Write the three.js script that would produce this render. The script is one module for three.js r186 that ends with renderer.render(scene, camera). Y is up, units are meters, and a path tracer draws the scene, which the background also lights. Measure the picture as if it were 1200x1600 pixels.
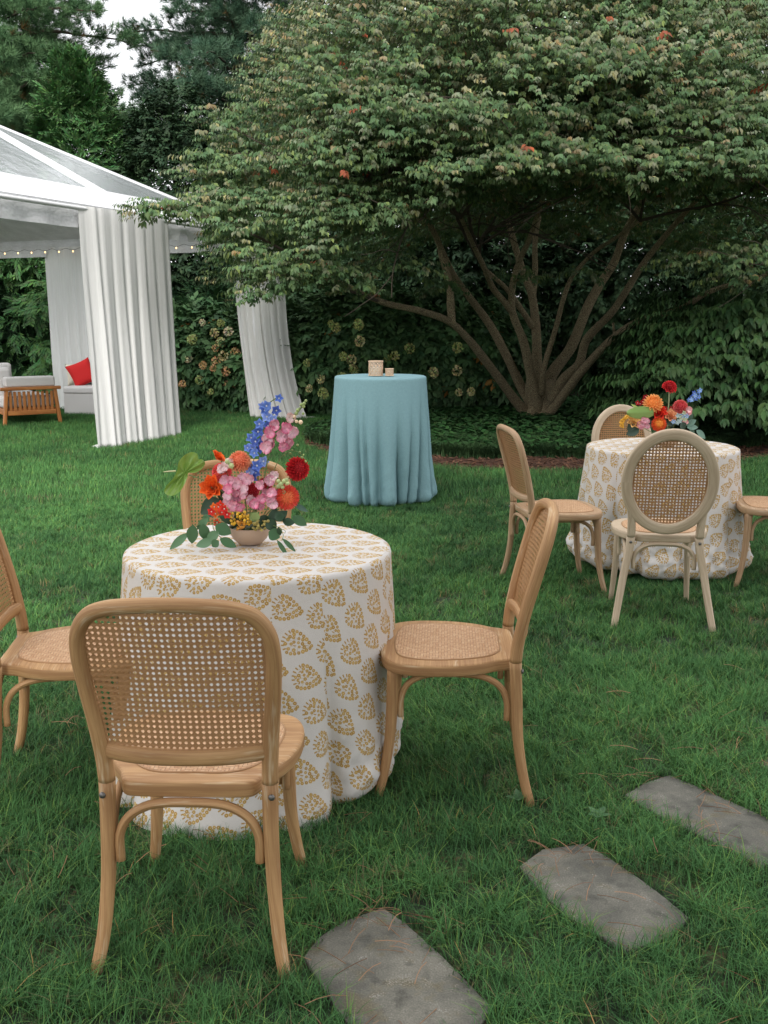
import * as THREE from 'three';
import { mergeGeometries, mergeVertices, toCreasedNormals } from 'three/addons/utils/BufferGeometryUtils.js';
import { RoundedBoxGeometry } from 'three/addons/geometries/RoundedBoxGeometry.js';
import { ImprovedNoise } from 'three/addons/math/ImprovedNoise.js';

// ---------------------------------------------------------------- camera, sky, sun, exposure
const scene = new THREE.Scene();
const EYE = 1.53, FOCAL = 1556, PITCH = Math.atan(300 / 1556);
const camera = new THREE.PerspectiveCamera(2 * Math.atan(800 / FOCAL) * 180 / Math.PI, 3 / 4, 0.05, 600);
camera.position.set(0, EYE, 0);
camera.rotation.x = -PITCH;
const renderer = new THREE.WebGLRenderer({ antialias: true });
renderer.setSize(768, 1024);
renderer.toneMapping = THREE.LinearToneMapping;
renderer.toneMappingExposure = 1.6;
renderer.shadowMap.enabled = true;
{ // bright, even overcast sky, a little brighter towards the zenith
  const W = 256, H = 128, data = new Float32Array(W * H * 4), noise = new ImprovedNoise();
  for (let j = 0; j < H; j++) for (let i = 0; i < W; i++) {
    const el = ((j + 0.5) / H - 0.5) * Math.PI, az = (i + 0.5) / W * 2 * Math.PI;
    const x = Math.cos(el) * Math.cos(az), y = Math.sin(el), z = Math.cos(el) * Math.sin(az);
    let L = 0.93 + 0.40 * Math.max(0, y) + 0.06 * noise.noise(x * 2.5 + 7, y * 4, z * 2.5) + 0.03 * noise.noise(x * 7, y * 9 + 3, z * 7);
    if (y < 0) L = 0.25;
    data.set([L * 0.985, L * 0.995, L * 1.03, 1], (j * W + i) * 4);
  }
  const t = new THREE.DataTexture(data, W, H, THREE.RGBAFormat, THREE.FloatType);
  t.mapping = THREE.EquirectangularReflectionMapping; t.magFilter = THREE.LinearFilter; t.needsUpdate = true;
  scene.background = t; scene.environment = t;
}
const sun = new THREE.DirectionalLight(new THREE.Color(1.0, 0.965, 0.91), 2.4);
sun.position.set(-2.5, 15, 16); sun.target.position.set(0, 0, -6);
sun.castShadow = true; sun.shadow.radius = 45; sun.shadow.mapSize.set(2048, 2048);
Object.assign(sun.shadow.camera, { left: -25, right: 25, top: 25, bottom: -25, near: 1, far: 80 });
scene.add(sun, sun.target);

// ---------------------------------------------------------------- helpers
const V = (x, y, z) => new THREE.Vector3(x, y, z);
function rng(seed) { let a = seed >>> 0; return () => { a = (a + 0x6d2b79f5) | 0; let t = Math.imul(a ^ (a >>> 15), 1 | a); t = (t + Math.imul(t ^ (t >>> 7), 61 | t)) ^ t; return ((t ^ (t >>> 14)) >>> 0) / 4294967296; }; }
const PN = new ImprovedNoise();
const fbm = (x, y, z = 0.37, o = 4) => { let s = 0, a = 1, n = 0; for (let i = 0; i < o; i++) { s += a * PN.noise(x, y, z + i * 3.1); n += a; a *= 0.5; x *= 2.03; y *= 2.03; z *= 2.03; } return s / n; };
const clamp = THREE.MathUtils.clamp, lerp = THREE.MathUtils.lerp, sstep = THREE.MathUtils.smoothstep;
// a photo direction carried out to a real distance (metres along -z) or down to a real height
function ray(x, y) { return V((x - 600) / FOCAL, -(y - 800) / FOCAL, -1).applyAxisAngle(V(1, 0, 0), -PITCH); }
const at = (x, y, z) => { const d = ray(x, y); return d.multiplyScalar(z / d.z).add(V(0, EYE, 0)); };
const hit = (x, y, h = 0) => { const d = ray(x, y); return d.multiplyScalar((h - EYE) / d.y).add(V(0, EYE, 0)); };

const used = {};
function numbered(n) { used[n] = (used[n] ?? -1) + 1; return used[n] ? n + '_' + String(used[n]).padStart(3, '0') : n; }
function tag(o, label, category, group, kind) { if (label) o.userData.label = label; if (category) o.userData.category = category; if (group) o.userData.group = group; if (kind) o.userData.kind = kind; return o; }
function thing(name, label, category, pos = [0, 0, 0], turn = 0, group) {
  const o = new THREE.Group(); o.name = numbered(name); o.position.set(...pos); o.rotation.y = turn; scene.add(o);
  return tag(o, label, category, group);
}
function mesh(name, geo, mat, parent) {
  const m = new THREE.Mesh(geo, mat); m.name = parent ? name : numbered(name); m.castShadow = m.receiveShadow = true; (parent || scene).add(m); return m;
}
function struct(name, geo, mat) { return tag(mesh(name, geo, mat), null, null, null, 'structure'); }
function norm(g) { // same attributes everywhere so that pieces can be merged
  if (g.index) g = g.toNonIndexed();
  for (const k of Object.keys(g.attributes)) if (!['position', 'normal', 'uv', 'color'].includes(k)) g.deleteAttribute(k);
  if (!g.attributes.normal) g.computeVertexNormals();
  if (!g.attributes.uv) g.setAttribute('uv', new THREE.BufferAttribute(new Float32Array(g.attributes.position.count * 2), 2));
  return g;
}
function join(list) {
  list = list.map(norm);
  if (list.some((g) => g.attributes.color)) for (const g of list) if (!g.attributes.color) tint(g, 1, 1, 1);
  return mergeGeometries(list);
}
function tint(g, r, gr, b) { const n = g.attributes.position.count, c = new Float32Array(n * 3); for (let i = 0; i < n; i++) c.set([r, gr, b], i * 3); g.setAttribute('color', new THREE.BufferAttribute(c, 3)); return g; }
function fromGrid(nu, nv, f, uvf) { // f(i,j) -> [x,y,z]; indexed smooth grid
  const P = [], U = [], I = [];
  for (let j = 0; j <= nv; j++) for (let i = 0; i <= nu; i++) { const p = f(i / nu, j / nv, i, j); P.push(...(p.toArray ? p.toArray() : p)); U.push(...(uvf ? uvf(i / nu, j / nv, i, j) : [i / nu, j / nv])); }
  for (let j = 0; j < nv; j++) for (let i = 0; i < nu; i++) { const a = j * (nu + 1) + i, b = a + 1, c = a + nu + 1, d = c + 1; I.push(a, b, d, a, d, c); }
  const g = new THREE.BufferGeometry();
  g.setAttribute('position', new THREE.Float32BufferAttribute(P, 3)); g.setAttribute('uv', new THREE.Float32BufferAttribute(U, 2)); g.setIndex(I); g.computeVertexNormals(); return g;
}
// swept bar along points; rad(t) -> radius or [rx, ry]; p = superellipse power (2 round, 5 nearly square); uv in metres
function sweep(pts, rad, { n = 24, m = 10, p = 2, closed = false, up = null, caps = true } = {}) {
  const c = pts.getPoint ? pts : new THREE.CatmullRomCurve3(pts.map((q) => (q.isVector3 ? q : V(...q))), closed, 'centripetal');
  const L = c.getLength(), fr = c.computeFrenetFrames(n, closed), rf = typeof rad === 'function' ? rad : () => rad;
  const P = [], U = [], I = [];
  for (let i = 0; i <= n; i++) {
    const t = i / n, q = c.getPointAt(t), r = [].concat(rf(t)), rx = r[0], ry = r[1] ?? r[0];
    let N = fr.normals[i], B = fr.binormals[i];
    if (up) { const T = fr.tangents[i]; B = up.clone().addScaledVector(T, -up.dot(T)).normalize(); N = V().crossVectors(B, T).normalize(); }
    for (let j = 0; j <= m; j++) {
      const a = j / m * 2 * Math.PI, ca = Math.cos(a), sa = Math.sin(a);
      const x = Math.sign(ca) * Math.pow(Math.abs(ca), 2 / p) * rx, y = Math.sign(sa) * Math.pow(Math.abs(sa), 2 / p) * ry;
      P.push(q.x + N.x * x + B.x * y, q.y + N.y * x + B.y * y, q.z + N.z * x + B.z * y); U.push(j / m * 6.28 * rx, t * L);
    }
  }
  for (let i = 0; i < n; i++) for (let j = 0; j < m; j++) { const a = i * (m + 1) + j, b = a + 1, d = a + m + 1, e = d + 1; I.push(a, b, e, a, e, d); }
  if (caps && !closed) for (const [i, s] of [[0, -1], [n, 1]]) { const q = c.getPointAt(i / n), k = P.length / 3; P.push(q.x, q.y, q.z); U.push(0, 0); for (let j = 0; j < m; j++) { const a = i * (m + 1) + j; s > 0 ? I.push(a, a + 1, k) : I.push(a + 1, a, k); } }
  const g = new THREE.BufferGeometry(); g.setAttribute('position', new THREE.Float32BufferAttribute(P, 3)); g.setAttribute('uv', new THREE.Float32BufferAttribute(U, 2)); g.setIndex(I); g.computeVertexNormals(); return g;
}
function bar(a, b, w, h, p = 6) { return sweep(new THREE.LineCurve3(V(...a), V(...b)), [w / 2, h / 2], { n: 1, m: 16, p, up: V(0, 1, 0.001) }); }
const box = (w, h, d, r = 0.006, x = 0, y = 0, z = 0) => { const g = new RoundedBoxGeometry(w, h, d, 3, r); g.translate(x, y, z); return g; };
// instanced copies of one small geometry: list of [pos, quaternion, scale, colour]
function scatter(name, geo, mat, list, parent) {
  const im = new THREE.InstancedMesh(geo, mat, list.length), M = new THREE.Matrix4(), s = V(1, 1, 1);
  list.forEach(([p, q, k, c], i) => { s.setScalar(k); im.setMatrixAt(i, M.compose(p, q, s)); im.setColorAt(i, c); });
  im.name = parent ? name : numbered(name); im.castShadow = im.receiveShadow = true; (parent || scene).add(im); im.userData.kind = 'stuff'; return im;
}
const basis = (() => { const M = new THREE.Matrix4(), X = V(), Z = V(); return (dir, normal) => { X.crossVectors(dir, normal).normalize(); Z.crossVectors(X, dir).normalize(); return new THREE.Quaternion().setFromRotationMatrix(M.makeBasis(X, dir, Z)); }; })();
const sph = (r) => { const z = r() * 2 - 1, a = r() * 6.2832, k = Math.sqrt(1 - z * z); return V(k * Math.cos(a), z, k * Math.sin(a)); };
// leaf along +y, face +z, with a folded midrib and a curl
function leaf(len, w, { fold = 0.18, curl = 0.12, n = 3, tip = 1, wide = 0.42, col } = {}) {
  const P = [], I = [], U = [];
  for (let i = 0; i <= n; i++) {
    const t = i / n, s = i === 0 ? 0.06 : Math.pow(Math.sin(Math.PI * Math.pow(t, Math.log(0.5) / Math.log(wide))), 0.8) * (i === n ? 0 : 1) + (i === n ? 0.02 : 0);
    const y = t * len, z = -curl * len * t * t, hw = w / 2 * s;
    P.push(-hw, y, z + fold * hw, 0, y, z, hw, y, z + fold * hw); U.push(0, t, 0.5, t, 1, t);
    if (i < n) { const a = i * 3; I.push(a, a + 1, a + 4, a, a + 4, a + 3, a + 1, a + 2, a + 5, a + 1, a + 5, a + 4); }
  }
  const g = new THREE.BufferGeometry(); g.setAttribute('position', new THREE.Float32BufferAttribute(P, 3)); g.setAttribute('uv', new THREE.Float32BufferAttribute(U, 2)); g.setIndex(I); g.computeVertexNormals();
  return col ? tint(g, ...col) : g;
}
function put(g, pos, dir, normal, k = 1) { const M = new THREE.Matrix4().compose(pos, basis(dir.clone().normalize(), normal), V(k, k, k)); return g.clone().applyMatrix4(M); }

// ---------------------------------------------------------------- textures and materials
function tex(w, h, f, srgb = true, rx = 1, ry = 1) {
  const d = new Uint8Array(w * h * 4);
  for (let y = 0; y < h; y++) for (let x = 0; x < w; x++) { const c = f(x / w, y / h, x, y); const i = (y * w + x) * 4; if (typeof c === 'number') d[i] = d[i + 1] = d[i + 2] = clamp(c, 0, 1) * 255; else for (let k = 0; k < 3; k++) d[i + k] = clamp(c[k], 0, 1) * 255; d[i + 3] = 255; }
  const t = new THREE.DataTexture(d, w, h); t.wrapS = t.wrapT = THREE.RepeatWrapping; t.magFilter = THREE.LinearFilter; t.minFilter = THREE.LinearMipmapLinearFilter; t.generateMipmaps = true;
  if (srgb) t.colorSpace = THREE.SRGBColorSpace; t.repeat.set(rx, ry); t.needsUpdate = true; return t;
}
const mix3 = (a, b, t) => [lerp(a[0], b[0], t), lerp(a[1], b[1], t), lerp(a[2], b[2], t)];
const S = (r, g, b) => [r / 255, g / 255, b / 255];
// periodic noise in a tile
const H2 = (x, y, s) => { let h = Math.imul(x, 374761393) ^ Math.imul(y, 668265263) ^ Math.imul(s, 974634777); h = Math.imul(h ^ (h >>> 13), 1274126177); h ^= h >>> 16; return (h >>> 0) / 4294967296 * 6.283185; };
const tn = (u, v, fx, fy, z) => { // gradient noise that tiles after fx by fy cells
  fx = Math.max(1, Math.round(fx)); fy = Math.max(1, Math.round(fy)); const X = u * fx, Y = v * fy, i = Math.floor(X), j = Math.floor(Y), x = X - i, y = Y - j, s = Math.round(z * 10);
  const g = (a, b) => { const h = H2(((i + a) % fx + fx) % fx, ((j + b) % fy + fy) % fy, s); return Math.cos(h) * (x - a) + Math.sin(h) * (y - b); };
  const p = x * x * x * (x * (x * 6 - 15) + 10), q = y * y * y * (y * (y * 6 - 15) + 10); return lerp(lerp(g(0, 0), g(1, 0), p), lerp(g(0, 1), g(1, 1), p), q) * 1.35;
};
function woodTex(a, b, wash, amount, seed) { // grain runs along v
  return tex(256, 1024, (u, v) => {
    const g = tn(u, v, 30, 3, seed) * 0.5 + tn(u, v, 90, 6, seed + 5) * 0.45 + tn(u, v, 8, 2, seed + 9) * 0.5;
    let c = mix3(a, b, clamp(0.5 + g * 1.1, 0, 1));
    const fine = tn(u, v, 240, 14, seed + 2); c = mix3(c, b, clamp(fine * 0.7, 0, 0.35));
    const s = tn(u, v, 7, 3, seed + 20) + 0.5 * tn(u, v, 40, 8, seed + 23) + 0.3 * tn(u, v, 120, 20, seed + 29);
    return mix3(c, wash, clamp((s - 0.30) * 1.6, 0, 1) * amount);
  });
}
const std = (o) => new THREE.MeshStandardMaterial({ side: THREE.DoubleSide, ...o });
const rep = (t, x, y) => { t.repeat.set(x, y); return t; };
const honeyTex = rep(woodTex(S(184, 145, 99), S(152, 112, 72), S(208, 192, 168), 0.8, 1.3), 4, 1.6);
const blondTex = rep(woodTex(S(178, 148, 114), S(150, 118, 86), S(198, 182, 162), 0.6, 4.1), 4, 1.6);
const greyTex = rep(woodTex(S(196, 177, 151), S(172, 152, 126), S(216, 202, 180), 0.55, 7.7), 4, 1.6);
const wood = (t, r = 0.66) => std({ map: t, roughness: r, bumpMap: t, bumpScale: 0.0004 });
const M = {
  honey: wood(honeyTex), blond: wood(blondTex, 0.55), grey: wood(greyTex, 0.6),
  cane: std({ color: new THREE.Color(0.40, 0.215, 0.09), roughness: 0.6 }),
  caneDark: std({ color: new THREE.Color(0.34, 0.19, 0.085), roughness: 0.55 }),
  bolt: std({ color: new THREE.Color(0.18, 0.17, 0.16), metalness: 0.8, roughness: 0.45 }),
};
{ // woven seat: a small herringbone of flat strands
  const wv = (u, v) => { const n = 16, X = u * n, Y = v * n, i = Math.floor(X), j = Math.floor(Y), over = ((i + j) % 4 + 4) % 4 < 2, fx = X - i, fy = Y - j; const h = over ? Math.sin(Math.PI * fy) * (0.75 + 0.25 * Math.sin(Math.PI * fx)) : Math.sin(Math.PI * fx) * (0.75 + 0.25 * Math.sin(Math.PI * fy)); return [h, over, i, j]; };
  const cm = tex(512, 512, (u, v, x, y) => { const [h, over, i, j] = wv(u, v), k = PN.noise(i * 0.73 + 3, j * 0.61, over ? 2 : 8); let c = mix3(S(206, 170, 132), S(182, 138, 98), clamp(0.5 + k, 0, 1)); return h < 0.3 ? mix3(c, S(96, 60, 38), (0.3 - h) * 2.6) : c; });
  const bm = tex(512, 512, (u, v) => wv(u, v)[0], false);
  cm.repeat.set(6.5, 6.5); bm.repeat.set(6.5, 6.5);
  M.weave = std({ map: cm, bumpMap: bm, bumpScale: 0.0018, roughness: 0.6 });
}
// ---------------------------------------------------------------- ground, bed
const lawnTex = rep(tex(512, 512, (u, v) => { const a = tn(u, v, 14, 14, 2.2), b = tn(u, v, 60, 60, 5.5), c = tn(u, v, 150, 150, 8.1); return mix3(mix3(S(24, 40, 20), S(44, 58, 28), clamp(0.5 + a + b * 0.6, 0, 1)), S(96, 80, 54), clamp(c * 1.3 + b * 0.6 + a * 0.5 - 0.1, 0, 0.8)); }), 150, 150);
M.ground = std({ map: lawnTex, roughness: 1, bumpMap: lawnTex, bumpScale: 0.02 });
{ const g = new THREE.PlaneGeometry(400, 400); g.rotateX(-Math.PI / 2); struct('lawn', g, M.ground); }
const bedPts = [[-0.75, -17.4], [-0.82, -14.2], [-1.02, -13.1], [-0.98, -12.35], [-0.6, -11.5], [0.1, -10.75], [0.9, -10.3], [1.8, -10.18], [2.8, -10.35], [3.8, -10.85], [4.9, -11.5], [6.5, -12.0], [10, -12.5], [14, -13], [14, -34], [-14, -34], [-14, -19.5], [-8, -18.9], [-5, -18.5], [-3.4, -18.1], [-2, -17.7]];
const inPoly = (x, z, P) => { let c = false; for (let i = 0, j = P.length - 1; i < P.length; j = i++) if ((P[i][1] > z) !== (P[j][1] > z) && x < (P[j][0] - P[i][0]) * (z - P[i][1]) / (P[j][1] - P[i][1]) + P[i][0]) c = !c; return c; };
const bedCurve = new THREE.CatmullRomCurve3(bedPts.map(([x, z]) => V(x, 0, z)), true, 'centripetal').getPoints(160).map((p) => [p.x, p.z]);
const mulchTex = rep(tex(512, 512, (u, v) => { const a = tn(u, v, 40, 40, 1.2), b = tn(u, v, 130, 130, 3.5), c = tn(u, v, 320, 320, 6.5); return mix3(mix3(S(60, 36, 24), S(110, 68, 46), clamp(0.5 + a + b, 0, 1)), S(32, 20, 14), clamp(c * 1.6, 0, 1)); }), 1.2, 1.2);
M.mulch = std({ map: mulchTex, bumpMap: mulchTex, bumpScale: 0.02, roughness: 1 });
{
  const s = new THREE.Shape(bedCurve.map(([x, z]) => new THREE.Vector2(x, -z))), g = new THREE.ShapeGeometry(s); g.rotateX(-Math.PI / 2); g.translate(0, 0.004, 0); struct('planting_bed', g, M.mulch);
  const r = rng(77), list = [], chip = box(0.05, 0.006, 0.016, 0.002), cm = std({ color: 0xffffff, roughness: 1 });
  for (let i = 0; i < 9000; i++) {
    const x = lerp(-1.6, 6.5, r()), z = lerp(-10, -13.5, r()); if (!inPoly(x, z, bedCurve)) continue;
    const q = new THREE.Quaternion().setFromEuler(new THREE.Euler((r() - 0.5) * 0.9, r() * 6.28, (r() - 0.5) * 0.9)); const k = r();
    list.push([V(x, 0.008 + r() * 0.015, z), q, 0.5 + r(), new THREE.Color(lerp(0.035, 0.16, k), lerp(0.016, 0.075, k), lerp(0.008, 0.042, k))]);
  }
  tag(scatter('mulch', norm(chip), cm, list), 'brown bark mulch chips along the curved edge of the planting bed', 'mulch');
}
// stepping stones -------------------------------------------------------
const slateTex = rep(tex(1024, 1024, (u, v) => { const X = u * 1.6, Y = v * 1.6, a = fbm(X * 5, Y * 5, 2.1, 4), b = fbm(X * 22, Y * 22, 4.4, 3), c = PN.noise(X * 260, Y * 260, 1), d = fbm(X * 9 + 5, Y * 9, 12, 4); let k = mix3(S(84, 83, 75), S(117, 114, 103), clamp(0.5 + a * 1.3 + b * 0.7, 0, 1)); k = mix3(k, S(46, 46, 40), clamp((fbm(X * 14, Y * 14 + 3, 7, 4) - 0.16) * 2, 0, 0.45)); k = mix3(k, S(96, 88, 66), clamp((d + b * 0.4 - 0.14) * 3, 0, 0.65)); k = mix3(k, S(136, 133, 126), clamp((b + c * 0.5 - 0.42) * 4, 0, 0.75)); return k.map((x) => x * (1 + 0.22 * c)); }), 1 / 1.6, 1 / 1.6);
M.slate = std({ map: slateTex, bumpMap: slateTex, bumpScale: 0.006, roughness: 0.85 });
const stones = [
  [[[475, 1492], [500, 1462], [540, 1437], [598, 1417], [632, 1440], [690, 1492], [732, 1535], [768, 1572], [742, 1612], [700, 1650], [600, 1668], [545, 1600], [505, 1540]], 'grey slate stepping stone nearest the camera, cut off by the bottom edge'],
  [[[812, 1352], [848, 1326], [912, 1317], [945, 1335], [1000, 1372], [1040, 1402], [1076, 1432], [1046, 1462], [980, 1483], [940, 1462], [885, 1428], [845, 1390]], 'mottled grey slate stepping stone, middle one of the three large ones'],
  [[[977, 1241], [1008, 1222], [1046, 1210], [1095, 1230], [1150, 1255], [1225, 1288], [1240, 1330], [1188, 1353], [1150, 1330], [1090, 1302], [1030, 1272]], 'long grey slate stepping stone running to the right edge'],
  [[[1186, 1192], [1210, 1180], [1262, 1192], [1290, 1220], [1235, 1222]], 'stepping stone corner peeping in at the right edge behind the long slate'],
].map(([px, label], k) => {
  const r = rng(50 + k), w = px.map(([x, y]) => hit(x, y, 0.015)), c = w.reduce((a, p) => a.add(p), V()).divideScalar(w.length);
  const loop = (() => { const o = []; for (let i = 0; i < w.length; i++) for (let k = 0; k < 8; k++) o.push(w[i].clone().lerp(w[(i + 1) % w.length], k / 8)); o.push(w[0].clone()); return o; })().map((p, i) => { const n = 1 + 0.014 * PN.noise((i % (w.length * 8)) * 0.55, k * 9, 1); return V((p.x - c.x) * n, 0, (p.z - c.z) * n); });
  const N = loop.length - 1, rings = 7;
  const g = fromGrid(N, rings + 2, (u, v, i, j) => { const p = loop[i % N]; let s, y; if (j >= rings) { s = j === rings ? 1 : 1.004; y = j === rings ? 0.012 : j === rings + 1 ? 0.006 : -0.04; } else { s = j / rings * 0.99; y = 0.015; } const x = p.x * s, z = p.z * s; return [x, y + (j < rings ? 0.003 * fbm(x * 7 + k, z * 7) : 0), z]; }, (u, v, i, j) => { const p = loop[i % N]; const s = Math.min(1, j / rings); return [p.x * s + 0.45 + k * 0.22, p.z * s + 0.5 + k * 0.15]; });
  const o = mesh('stepping_stone', g, M.slate); o.position.set(c.x, 0, c.z); tag(o, label, 'stepping stone', 'slate stepping stones set in the lawn');
  return { poly: loop.map((p) => [p.x + c.x, p.z + c.z]), c };
});
// grass -----------------------------------------------------------------
{
  const r = rng(11);
  const bladeMat = new THREE.MeshPhysicalMaterial({ color: 0xffffff, roughness: 0.7, specularIntensity: 0.35, vertexColors: true, side: THREE.DoubleSide });
  function tuft(n, h, w, spread, lean, seed, seg) {
    const r = rng(seed), list = [];
    for (let i = 0; i < n; i++) {
      const a = r() * 6.28, d = Math.sqrt(r()) * spread, H = h * (0.5 + 0.8 * r()), b = r() * 6.28, ln = lean * (0.25 + r() * 1.1), cx = Math.cos(b), cz = Math.sin(b), P = [], I = [], C = [];
      const t0 = 0.75 + 0.5 * r(), dry = r() < 0.07;
      for (let k = 0; k <= seg; k++) {
        const t = k / seg, hw = w * 0.5 * (1 - t * t * 0.92) * (0.7 + 0.6 * r() * 0.3), o = ln * H * t * t, y = H * t * (1 - 0.25 * ln * t), x = Math.cos(a) * d + cx * o, z = Math.sin(a) * d + cz * o;
        P.push(x - cz * hw, y, z + cx * hw, x + cz * hw, y, z - cx * hw); const c = dry ? [2.6, 1.7, 1.3] : [t0 * (0.9 + 0.25 * (1 - t)), t0, t0 * 0.95]; C.push(...c, ...c);
        if (k < seg) { const q = k * 2; I.push(q, q + 1, q + 3, q, q + 3, q + 2); }
      }
      const g = new THREE.BufferGeometry(); g.setAttribute('position', new THREE.Float32BufferAttribute(P, 3)); g.setAttribute('color', new THREE.Float32BufferAttribute(C, 3)); g.setIndex(I); g.computeVertexNormals(); list.push(g);
    }
    return mergeGeometries(list.map((g) => g.toNonIndexed()));
  }
  const lists = {};
  const add = (key, geo, x, z, k, base) => { (lists[key] ??= { geo, l: [] }).l.push([V(x, -0.002, z), new THREE.Quaternion().setFromAxisAngle(V(0, 1, 0), r() * 6.283), k, base]); };
  const near = [1, 2, 3, 4].map((s) => tuft(12, 0.050, 0.0026, 0.026, 0.95, s * 13, 3)), mid = [5, 6, 7].map((s) => tuft(20, 0.046, 0.0036, 0.04, 0.85, s * 13, 2)), far = [8, 9].map((s) => tuft(26, 0.05, 0.006, 0.075, 0.7, s * 13, 1));
  const zone = (z0, z1, per, geos, key, k0) => {
    const A = (z0 - z1) * 1; // strip by strip
    for (let z = z0; z > z1; z -= 0.25) {
      const half = 0.43 * -z + 1.1, n = per * 0.25 * half * 2;
      for (let i = 0; i < n; i++) {
        const x = (r() * 2 - 1) * half, zz = z - r() * 0.25;
        if (zz < -10 && inPoly(x, zz, bedCurve)) continue;
        let edge = false; if (zz > -4) { let skip = false; for (const s of stones) { if (Math.hypot(x - s.c.x, zz - s.c.z) > 0.7) continue; if (inPoly(s.c.x + (x - s.c.x) * 0.975, s.c.z + (zz - s.c.z) * 0.975, s.poly)) { skip = true; break; } } if (skip) continue; }
        const patch = fbm(x * 1.1 + 3, zz * 1.1, 0.5, 3), fine = PN.noise(x * 7, 2, zz * 7);
        const thin = clamp(0.8 + fine * 1.2 + PN.noise(x * 23, 5, zz * 23) * 0.9, 0.12, 1); if (zz > -5.5 && r() > thin) continue;
        const t = clamp(0.5 + patch * 0.9 + fine * 0.35 + (r() - 0.5) * 0.5, 0, 1);
        const c = new THREE.Color(lerp(0.030, 0.090, t), lerp(0.088, 0.226, t), lerp(0.031, 0.066, t));
        if (r() < 0.025 + 0.08 * sstep(fbm(x * 1.7 + 9, zz * 1.7, 4.4, 3), 0.12, 0.45)) c.setRGB(0.16, 0.145, 0.075);
        const g = Math.floor(r() * geos.length); add(key + g, geos[g], x, zz, k0 * (0.7 + 0.6 * r()), c);
      }
    }
  };
  zone(-1.1, -4.2, 2900, near, 'n', 1.05); zone(-4.2, -8.2, 950, mid, 'm', 1.0); zone(-8.2, -19, 330, far, 'f', 1.0);
  const root = new THREE.Group(); root.name = 'lawn_grass'; scene.add(root); tag(root, 'green mown lawn grass around the tables and stones', 'grass', null, 'stuff');
  for (const k of Object.keys(lists)) scatter('grass_tuft', lists[k].geo, bladeMat, lists[k].l, root);
  // brown pine needles lying on the lawn and the stones
  const needle = sweep([[0, 0, 0], [0.03, 0.004, 0.003], [0.065, 0.0, 0]], 0.0007, { n: 3, m: 3, caps: false }), nl = [], nm = std({ color: 0xffffff, roughness: 0.8 });
  const drop = (x, z, y) => { const q = new THREE.Quaternion().setFromEuler(new THREE.Euler((r() - 0.5) * 0.3, r() * 6.28, (r() - 0.5) * 0.35)); const k = r(); nl.push([V(x, y, z), q, 0.8 + r() * 0.9, new THREE.Color(lerp(0.15, 0.34, k), lerp(0.075, 0.18, k), lerp(0.04, 0.09, k))]); };
  for (let i = 0; i < 200; i++) { const z = -1.7 - r() * 2.6, x = (r() * 2 - 1) * (0.42 * -z); if (fbm(x * 2.2, z * 2.2, 3.3, 2) < -0.02) continue; drop(x, z, 0.026 + r() * 0.02); }
  for (const s of stones) for (let i = 0; i < 22; i++) { const p = s.poly[Math.floor(r() * s.poly.length)], t = 1 - Math.pow(r(), 2) * 0.9; drop(lerp(s.c.x, p[0], t) + (r() - 0.5) * 0.04, lerp(s.c.z, p[1], t) + (r() - 0.5) * 0.04, 0.023); }
  for (const [px, py, n] of [[600, 1430, 16], [900, 1345, 8], [1010, 1215, 8], [880, 1335, 8]]) for (let i = 0; i < n; i++) { const p = hit(px, py, 0.02); drop(p.x + (r() - 0.5) * 0.12, p.z + (r() - 0.5) * 0.05, 0.026 + r() * 0.01); }
  tag(scatter('pine_needles', norm(needle), nm, nl), 'fallen brown pine needles lying on the grass and stones', 'pine needles');
  // broad-leaved weeds
  const wm = std({ color: new THREE.Color(0.05, 0.13, 0.045), roughness: 0.6 });
  for (const [px, py, label] of [[808, 1258, 'small broad-leaved weed in the grass beside the foot of the right-hand chair'], [935, 1285, 'low broad-leaved weed in the grass above the middle slate stone']]) {
    const p = hit(px, py), o = thing('lawn_weed', label, 'weed', [p.x, 0, p.z]);
    for (let i = 0; i < 5; i++) { const a = i * 1.3 + r(); mesh('leaf', put(leaf(0.045, 0.024, { n: 4 }), V(0, 0.02, 0), V(Math.cos(a), 0.55, Math.sin(a)), V(0, 1, 0.01)), wm, o); }
  }
}
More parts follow.
